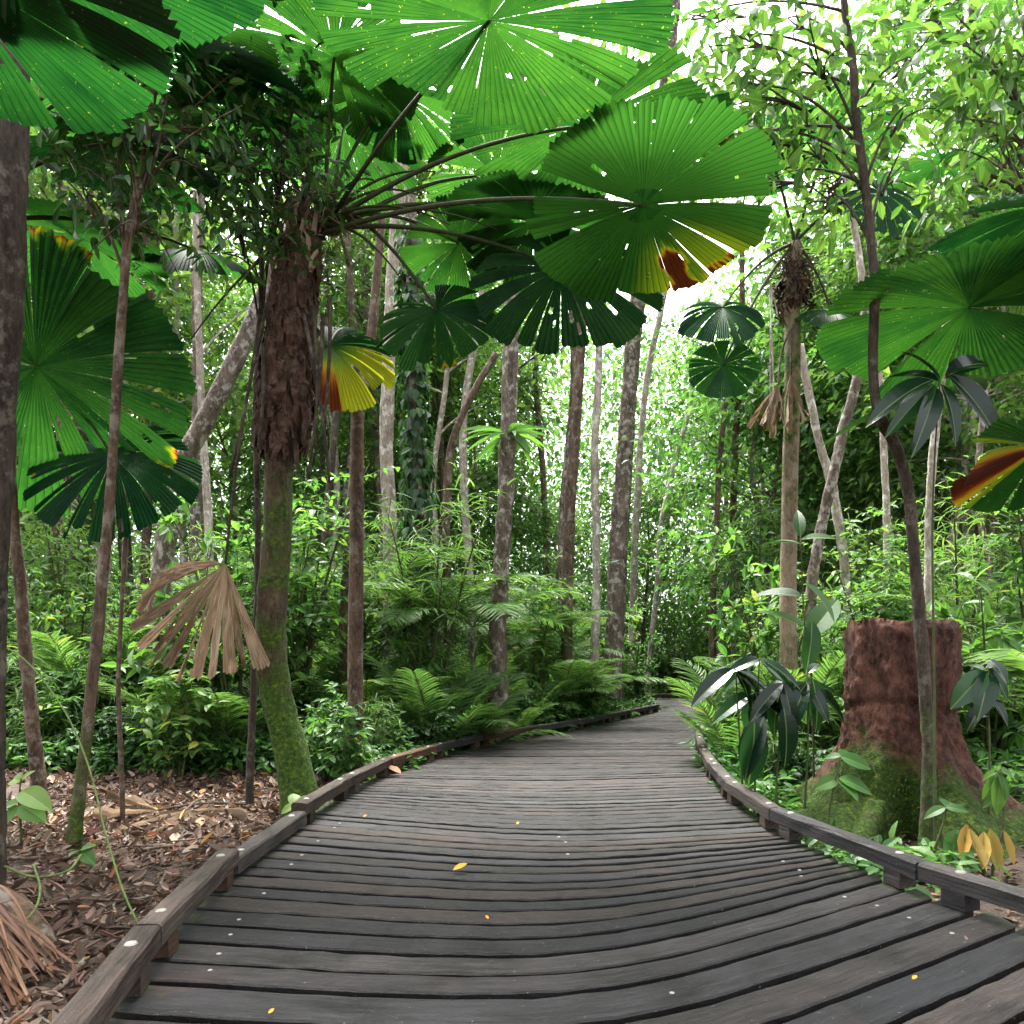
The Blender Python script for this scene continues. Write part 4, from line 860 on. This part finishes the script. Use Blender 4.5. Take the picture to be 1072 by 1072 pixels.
tube(q, smooth_path([p0, (p0 + p1) / 2 + [0, 0, .1], p1], 20), np.linspace(.17, .05, 20), 12, rough=.12, rng=rs(3), aux=np.full(20, .2)); o_ = obj('buttress_root', q, M_bark_brown, smooth=True); o_.name = 'tree_root'; tag(o_, 'brown mossy root end rising at the left edge above the torn frond', 'root')
def clear_of_stump(x, y, r=1.35): return (x - sc0[0]) ** 2 + (y - sc0[1] + .35) ** 2 > r * r
def on_board(name, label, px, py, L_, m, var, ang, tm=LEAFDRY, w_=1.3, cat='leaf', z=.012):
    c = G(px, py, z); q = MB(); leaves(q, tm, c[None], np.array([[math.cos(ang), math.sin(ang), .05]]), np.array([[.1, -.2, 1.]]), L_, np.array([var]), 0, np.array([w_])); o = obj(name, q, m); tag(o, label, cat)
on_board('fallen_leaf', 'yellow leaf lying in the middle of the near boardwalk', 474, 911, .1, M_yellow, .3, .3)
on_board('fallen_leaf', 'brown curled leaf on the planks beside the left kerb', 420, 810, .22, M_litter, .96, 2.6, w_=1.2, z=.03)
on_board('fallen_leaf', 'tiny orange leaf fragment at the bottom edge of the walk', 281, 1061, .028, M_yellow, .9, 1.0)
on_board('fallen_leaf', 'tiny orange leaf fragment near the middle of the planks', 511, 962, .028, M_yellow, .9, 2.0)
on_board('fallen_leaf', 'tiny orange scrap on the planks below the right kerb', 955, 1025, .03, M_yellow, .9, .5)
on_board('fallen_leaf', 'small yellow scrap on a plank by the left kerb', 380, 855, .04, M_yellow, .4, .4)
on_board('fallen_leaf', 'small red brown scrap at plank edge near the right kerb', 1012, 984, .03, M_litter, .78, 1.4)
on_board('fallen_leaf', 'small yellow fragment on the mid boardwalk', 541, 863, .04, M_yellow, .2, 1.2)
# dead brown sheath standing behind the left kerb
q = MB(); c = G(458, 780, -.1)
for k in range(3):
    b = fan_blade(rs(80 + k), .42, total=50, nseg=5, pleats=14, fold=1., segoff=.3, gap=.05, crumple=.08); orient(b, c + np.array([.16 * k - .1, .15 * k, .5]), (.2 * k - .2, -1, .3), (.3 * k - .3, 0, -1))
    for V, A, f in zip(b.V, b.A, b.F[4]): q.V.append(V); q.A.append(A)
    for f in b.F[4]: q.F[4].append(f + q.n); q.M[4].append(np.zeros(len(f), int))
    q.n += b.n
o_ = obj('fallen_frond', q, leaf_mat('dead_sheath', [(0, (.16, .06, .03)), (.5, (.36, .17, .09)), (1, (.5, .3, .2))], .2, (1, .9, .8), .6)); tag(o_, 'rusty dead palm sheath caught among shrubs behind the left kerb', 'dead frond')

# ---------------------------------------------------------------- undergrowth: prototypes at the origin, then copies
def shrub(name, label, cat, group, seed, h, spread, nst, twigs, lper, tm, ls, m, droop=.25, stem_m=None, whorl=False, low=.2):
    rng = rs(seed); t_ = thing(name, label, cat, (0, 0, 0), group); q = MB(); PP = []; YY_ = []; ZZ_ = []
    for s_ in range(nst):
        a = rng.rand() * 6.28; ln = h * rng.uniform(.6, 1.05); o_ = np.array([math.cos(a), math.sin(a), 0]) * spread * rng.uniform(.2, 1)
        sp = bez(np.array([0, 0, -.05]) + o_ * .15, o_ * .25 + [0, 0, ln * .6], o_ + [0, 0, ln], 14); tube(q, sp, np.linspace(.012 + .006 * h, .004, 14), 5)
        for k in range(twigs):
            t0 = rng.uniform(low, 1); p = sp[int(t0 * 13)]; d_ = nrm(np.array([rng.randn(), rng.randn(), rng.uniform(-.1, .8)])); tl = (.16 + .14 * h) * rng.uniform(.5, 1.3) * (1.25 - .5 * t0)
            e = p + d_ * tl; tw = bez(p, (p + e) / 2 + [0, 0, tl * .15], e, 6); tube(q, tw, np.linspace(.006, .002, 6), 3, cap=False)
            if whorl:
                u = np.full(lper, .97); sd = rng.randn(lper, 3)
            else:
                u = np.linspace(.15, 1, lper); sd = np.cross(d_, [0, 0, 1.])[None] * np.where(np.arange(lper) % 2 == 0, 1, -1)[:, None] + .25 * rng.randn(lper, 3)
            pos = np.array([tw[min(int(x * 5), 5)] for x in u]) + .01 * rng.randn(lper, 3)
            PP.append(pos); YY_.append(nrm(sd) + d_[None] * .55 + np.array([0, 0, -droop]) + .2 * rng.randn(lper, 3)); ZZ_.append(np.array([0, 0, 1.]) + .35 * rng.randn(lper, 3))
    PP = np.concatenate(PP); lf = MB(); N = len(PP)
    leaves(lf, tm, PP, np.concatenate(YY_), nrm(np.concatenate(ZZ_)), ls * rng.uniform(.55, 1.25, N), np.clip(.45 + .22 * rng.randn(N), 0, 1))
    obj('stem', q, stem_m or M_stem, t_, smooth=True); obj('foliage', lf, m, t_); return t_
def feather_palm(name, label, group, seed, nf, L_, m, trunk_h=.0, nleaf=34, ll=.42, up=(.5, 1.2), hz=.95, dz=.35):
    rng = rs(seed); t_ = thing(name, label, 'palm', (0, 0, 0), group); base = np.array([0, 0, trunk_h])
    if trunk_h: q = MB(); tube(q, smooth_path([[0, 0, -.1], [.03, .02, trunk_h * .5], [0, 0, trunk_h]], 12), .045, 8); obj('trunk', q, M_bark, t_, smooth=True)
    for k in range(nf):
        a = k * 2.4 + rng.uniform(-.3, .3); e_ = rng.uniform(*up); o_ = np.array([math.cos(a), math.sin(a), 0]); ln = L_ * rng.uniform(.75, 1.15)
        p1 = base + (o_ * math.cos(e_) + np.array([0, 0, math.sin(e_)])) * ln * .6; p2 = base + o_ * ln * math.cos(e_ * .55) * hz + np.array([0, 0, ln * (math.sin(e_) - dz)])
        sp = bez(base, p1, p2, 24); q = MB(); tube(q, sp, np.linspace(.013, .003, 24), 4, cap=False)
        T, _, _ = frames(sp); lf = MB(); u = np.linspace(.2, 1, nleaf); ii = u * 23; pos = np.stack([np.interp(ii, np.arange(24), sp[:, j]) for j in range(3)], -1); tg = np.stack([np.interp(ii, np.arange(24), T[:, j]) for j in range(3)], -1)
        sd = nrm(np.cross(tg, np.array([0, 0, 1.]))); upv = np.cross(sd, tg); sz = ll * ln / 1.8 * np.sin(np.clip(u * 2.7 + .15, 0, 3.0)) ** .6 + .05
        for s_ in (-1, 1): leaves(lf, LEAFN, pos, sd * s_ + tg * (.55 + .4 * u)[:, None] + upv * .22 + .07 * rng.randn(nleaf, 3), nrm(upv + .15 * rng.randn(nleaf, 3)), sz, np.clip(.5 + .15 * rng.randn(nleaf), 0, 1))
        fr = obj('frond', lf, m, t_); obj('rachis', q, M_stem, fr)
    return t_
def pick(px_rng, d_rng, rng, m=.5):
    for _ in range(60):
        d = rng.uniform(*d_rng); x = (rng.uniform(*px_rng) - S / 2) * d / F
        if not on_deck(np.array(x), np.array(d), m): return np.array([x, d, float(zg(x, d))])
    return None
def spread(protos, n, px_rng, d_rng, scr, label, group, seed, m=.5, zs=True):
    rng = rs(seed)
    for k in range(n):
        p = pick(px_rng, d_rng, rng, m)
        if p is None: continue
        s_ = rng.uniform(*scr); place(protos[k % len(protos)], p, rng.rand() * 6.28, s_, label, group)
SH = [shrub('shrub', '', 'shrub', '', 1, 1.0, .5, 6, 14, 9, LEAF, .1, M_leaf), shrub('shrub', '', 'shrub', '', 2, .9, .55, 6, 12, 8, LEAFW, .11, M_leaf_dusk), shrub('shrub', '', 'shrub', '', 3, 1.2, .5, 5, 11, 8, LEAF, .15, M_leaf), shrub('shrub', '', 'shrub', '', 10, 1.1, .6, 7, 14, 11, LEAFN, .2, M_feather)]
SL = [shrub('shrub', '', 'shrub', '', 4, 1.3, .55, 6, 13, 8, LEAF, .13, M_leaf_light), shrub('shrub', '', 'shrub', '', 5, 1.5, .6, 5, 13, 6, LEAF, .17, M_leaf_light, whorl=True), shrub('shrub', '', 'shrub', '', 11, 1.4, .7, 6, 14, 11, LEAFN, .22, M_feather)]
TS = [shrub('young_tree', '', 'young tree', '', 6, 3.6, 1.0, 5, 24, 8, LEAF, .16, M_leaf, low=.1), shrub('young_tree', '', 'young tree', '', 7, 4.2, 1.0, 4, 30, 8, LEAF, .15, M_leaf_far, low=.12), shrub('young_tree', '', 'young tree', '', 8, 3.2, 1.1, 5, 26, 7, LEAF, .2, M_leaf, whorl=True, low=.1), shrub('young_tree', '', 'young tree', '', 9, 4.6, 1.2, 5, 32, 8, LEAFN, .3, M_leaf_far, low=.1)]
FP = [feather_palm('feather_palm', '', '', 21, 9, 2.0, M_feather, nleaf=26, ll=.36), feather_palm('feather_palm', '', '', 22, 8, 2.3, M_feather, .5, nleaf=28, ll=.38), feather_palm('feather_palm', '', '', 23, 10, 1.7, M_feather, 1.3, up=(.2, 1.0), nleaf=26, ll=.36)]
RT = [feather_palm('feather_palm', '', '', 25, 12, 2.3, M_feather, up=(.8, 1.35), nleaf=27, ll=.34, hz=.7, dz=.3), feather_palm('feather_palm', '', '', 26, 10, 2.7, M_feather, up=(.7, 1.3), nleaf=30, ll=.36, hz=.62, dz=.2)]
FPT = [feather_palm('feather_palm', '', '', 24, 8, 2.4, M_feather, 2.6, up=(.2, 1.1), ll=.46, nleaf=28)]
sg = 'shrubs in the undergrowth'; tg_ = 'young trees in the undergrowth'; pg = 'feather palms in the undergrowth'
# left of the walk
spread(SH, 14, (30, 300), (9.4, 11.5), (.6, 1.2), 'leafy shrub in the thicket behind the left leaf litter', sg, 40)
spread(SH, 18, (-20, 300), (10.5, 14), (1.0, 1.9), 'taller leafy shrub deep in the thicket on the left', sg, 41)
spread(TS, 22, (-40, 320), (11, 20), (.7, 1.3), 'slim young tree among the shrubs of the left thicket', tg_, 42)
spread(SH, 34, (330, 500), (8.6, 13), (.5, .95), 'low leafy shrub hugging the outside of the left kerb', sg, 43, .35)
spread(SH + SL, 44, (400, 700), (12, 22), (.7, 1.4), 'leafy shrub beyond the left kerb towards the far bend', sg, 44, .4)
spread(FP, 16, (310, 600), (11, 17), (.5, .9), 'green feather palm arching over the undergrowth left of the walk', pg, 45)
spread(FP + FPT, 24, (500, 700), (16, 24), (.6, 1.0), 'feather palm in the undergrowth before the far bend', pg, 46)
spread(FPT, 14, (300, 680), (12, 22), (.65, 1.05), 'feather palm on a thin stem rising over the undergrowth', pg, 47)
spread(TS, 34, (300, 700), (12.5, 26), (.55, 1.15), 'young leafy tree between the trunks at the centre', tg_, 48)
spread(RT, 46, (310, 690), (11.5, 22), (.35, .9), 'clump of upright feathery fronds in the undergrowth left of the walk', pg, 71)
spread(RT, 12, (60, 320), (10, 16), (.6, 1.0), 'clump of feathery fronds in the left thicket', pg, 72)
spread(RT, 12, (760, 1090), (10, 16), (.6, 1.0), 'clump of upright feathery fronds right of the walk', pg, 73)
# beyond the bend and right of the walk
spread(SH + SL, 22, (640, 800), (28.5, 36), (1.2, 2.2), 'leafy shrub closing the view beyond the far bend', sg, 49, .6)
spread(SL + SH, 24, (742, 900), (8.6, 14), (.6, 1.15), 'bright leafy shrub behind the right kerb and stump', sg, 50, .45)
spread(SL, 18, (880, 1090), (8.8, 14), (.9, 1.6), 'bright leafy shrub in the thicket right of the stump', sg, 51)
spread(TS, 26, (760, 1100), (10.5, 18), (.7, 1.15), 'young leafy tree in the thicket right of the walk', tg_, 52, .8)
spread(TS, 18, (690, 900), (18, 30), (.9, 1.5), 'dark leafy young tree behind the slim fan palm', tg_, 53, .8)
spread(FP, 9, (900, 1100), (9.5, 15), (.8, 1.2), 'feather palm leaning over the thicket at the right', pg, 54)
spread(FP, 5, (745, 800), (16, 22), (.6, .9), 'small feather palm beside the far bend', pg, 55)
# trees: trunk, branches, crown; copies behind
def forest_tree(seed, Ht, cb, cr, ncl, per, ls, r0, m=M_bark, lm=M_leaf_far):
    rng = rs(seed); t_ = thing('forest_tree', '', 'tree', (0, 0, 0), ''); q = MB(); n = 26
    sp = smooth_path([[0, 0, -.2], [rng.uniform(-.3, .3), rng.uniform(-.3, .3), Ht * .35], [rng.uniform(-.6, .6), rng.uniform(-.6, .6), Ht * .7], [rng.uniform(-.8, .8), rng.uniform(-.8, .8), Ht]], n)
    tube(q, sp, np.linspace(r0, r0 * .25, n), 9, rough=.07, rng=rng); obj('trunk', q, m, t_, smooth=True); q = MB(); cs = []
    for k in range(ncl):
        t0 = rng.uniform(cb, 1); p = sp[int(t0 * (n - 1))]; a = rng.rand() * 6.28; rr_ = cr * rng.uniform(.3, 1) * (1.15 - .6 * abs(t0 - .6)); c = p + np.array([math.cos(a) * rr_, math.sin(a) * rr_, rng.uniform(-.1, .35) * rr_ + .3]); cs.append(c)
        tube(q, bez(p, (p + c) / 2 + [0, 0, .25], c, 6), np.linspace(r0 * .28, .01, 6), 4, cap=False)
    obj('branches', q, m, t_); lf = MB(); Pp, Y, Z, sz = crown_leaves(rng, cs, .95, per, LEAFS, ls, .55); leaves(lf, LEAFS, Pp, Y, Z, sz, np.clip(.5 + .25 * rng.randn(len(Pp)), 0, 1)); obj('crown', lf, lm, t_); return t_
FT = [forest_tree(31, 9, .25, 2.2, 26, 150, .24, .11), forest_tree(32, 12, .35, 2.6, 30, 150, .26, .14, M_bark_pale), forest_tree(33, 8, .2, 2.0, 26, 150, .22, .09, M_bark_brown), forest_tree(34, 17, .5, 3.2, 34, 150, .28, .17)]
spread(FT, 12, (-60, 330), (19, 30), (.8, 1.15), 'forest tree standing far back on the left', 'forest trees behind', 60)
spread(FT, 16, (330, 700), (24, 36), (.8, 1.2), 'forest tree standing far back at the centre', 'forest trees behind', 61)
spread(FT, 12, (720, 900), (20, 32), (.8, 1.15), 'forest tree standing far back right of centre', 'forest trees behind', 62, 1.2)
spread(FT, 12, (880, 1130), (15, 28), (.8, 1.1), 'forest tree standing far back on the right', 'forest trees behind', 63)
def bare_trunk(seed, Ht, r0, m):
    rng = rs(seed); t_ = thing('forest_tree', '', 'tree', (0, 0, 0), ''); n = 24
    sp = smooth_path([[0, 0, -.2]] + [[rng.uniform(-.35, .35), rng.uniform(-.35, .35), Ht * f] for f in (.25, .5, .75, 1)], n); q = MB(); tube(q, sp, np.linspace(r0, r0 * .5, n), 8, rough=.08, rng=rng); obj('trunk', q, m, t_, smooth=True)
    q = MB(); lf = MB(); cs = []
    for k in range(9):
        p = sp[rng.randint(n * 3 // 5, n)]; e = p + np.array([rng.randn() * 1.2, rng.randn() * 1.2, rng.uniform(.2, 1.5)]); tube(q, bez(p, (p + e) / 2 + [0, 0, .3], e, 6), np.linspace(r0 * .3, .01, 6), 4, cap=False); cs.append(e)
    obj('branches', q, m, t_); Pp, Y, Z, sz = crown_leaves(rng, cs, .8, 90, LEAFS, .22, .55); leaves(lf, LEAFS, Pp, Y, Z, sz, np.clip(.5 + .25 * rng.randn(len(Pp)), 0, 1)); obj('crown', lf, M_leaf_far, t_); return t_
BTK = [bare_trunk(41, 15, .13, M_bark_pale), bare_trunk(42, 17, .17, M_bark), bare_trunk(43, 13, .1, M_bark_pale), bare_trunk(44, 16, .15, M_bark_brown)]
spread(BTK, 16, (-20, 330), (16, 27), (.8, 1.1), 'slender bare trunk rising behind the left thicket', 'slender trunks behind', 64)
spread(BTK, 16, (330, 700), (19, 30), (.8, 1.1), 'slender bare trunk rising behind the central undergrowth', 'slender trunks behind', 65)
spread(BTK, 12, (700, 1090), (17, 28), (.8, 1.1), 'slender bare trunk rising behind the right thicket', 'slender trunks behind', 66)
# ground cover and the far wood: masses nobody could count
rg = rs(98); q = MB()
for (n, xr, yr, hh) in [(1300, (-9, -.5), (9.8, 15), .4), (1500, (-9, 4), (12, 26), .6), (900, (2.5, 10), (6.2, 16), .45), (900, (4.5, 16), (14, 30), .6), (420, (1.9, 3.2), (5.2, 14), .22), (300, (-1.9, 1.0), (9.0, 15), .25), (700, (-4, 14), (28, 36), .8)]:
    x, y = scatter(n, xr, yr, rg, .12); kk = clear_of_stump(x, y); x, y = x[kk], y[kk]; N = len(x); k = 22
    bx = np.repeat(np.stack([x, y, zg(x, y)], -1), k, 0); a = rg.rand(N * k) * 6.28; hh_ = hh * rg.rand(N * k); o_ = np.stack([np.cos(a), np.sin(a), 0 * a], -1)
    leaves(q, LEAF, bx + o_ * (rg.rand(N * k) * .3)[:, None] + np.stack([0 * a, 0 * a, hh_], -1), o_ + np.array([0, 0, .15]) + .4 * rg.randn(N * k, 3), nrm(np.array([0, 0, 1.]) + .4 * rg.randn(N * k, 3)), rg.uniform(.07, .2, N * k), np.repeat(np.clip(.3 + .2 * rg.randn(N), 0, .85), k))
o_ = obj('ground_cover', q, M_leaf); tag(o_, 'low green seedlings and herbs carpeting the forest floor', 'ground cover', kind='stuff')
rg = rs(99); q = MB(); N = 3300; dd = rg.uniform(32, 52, N); x = (rg.uniform(-150, 1220, N) - S / 2) * dd / F; z = 18 * rg.rand(N) ** 1.45
per = 72; C_ = np.repeat(np.stack([x, dd, z], -1), per, 0); off = rg.randn(N * per, 3) * np.array([.9, .9, .6])
leaves(q, LEAFS, C_ + off, nrm(off) + .6 * rg.randn(N * per, 3) + [0, 0, -.3], nrm(np.array([0, 0, 1.]) + .5 * rg.randn(N * per, 3)), rg.uniform(.2, .45, N * per), np.repeat(np.clip(.5 + .25 * rg.randn(N), 0, 1), per))
o_ = obj('far_wood', q, M_leaf_far); tag(o_, 'far green wood closing the view with white sky gaps', 'wood', kind='stuff')
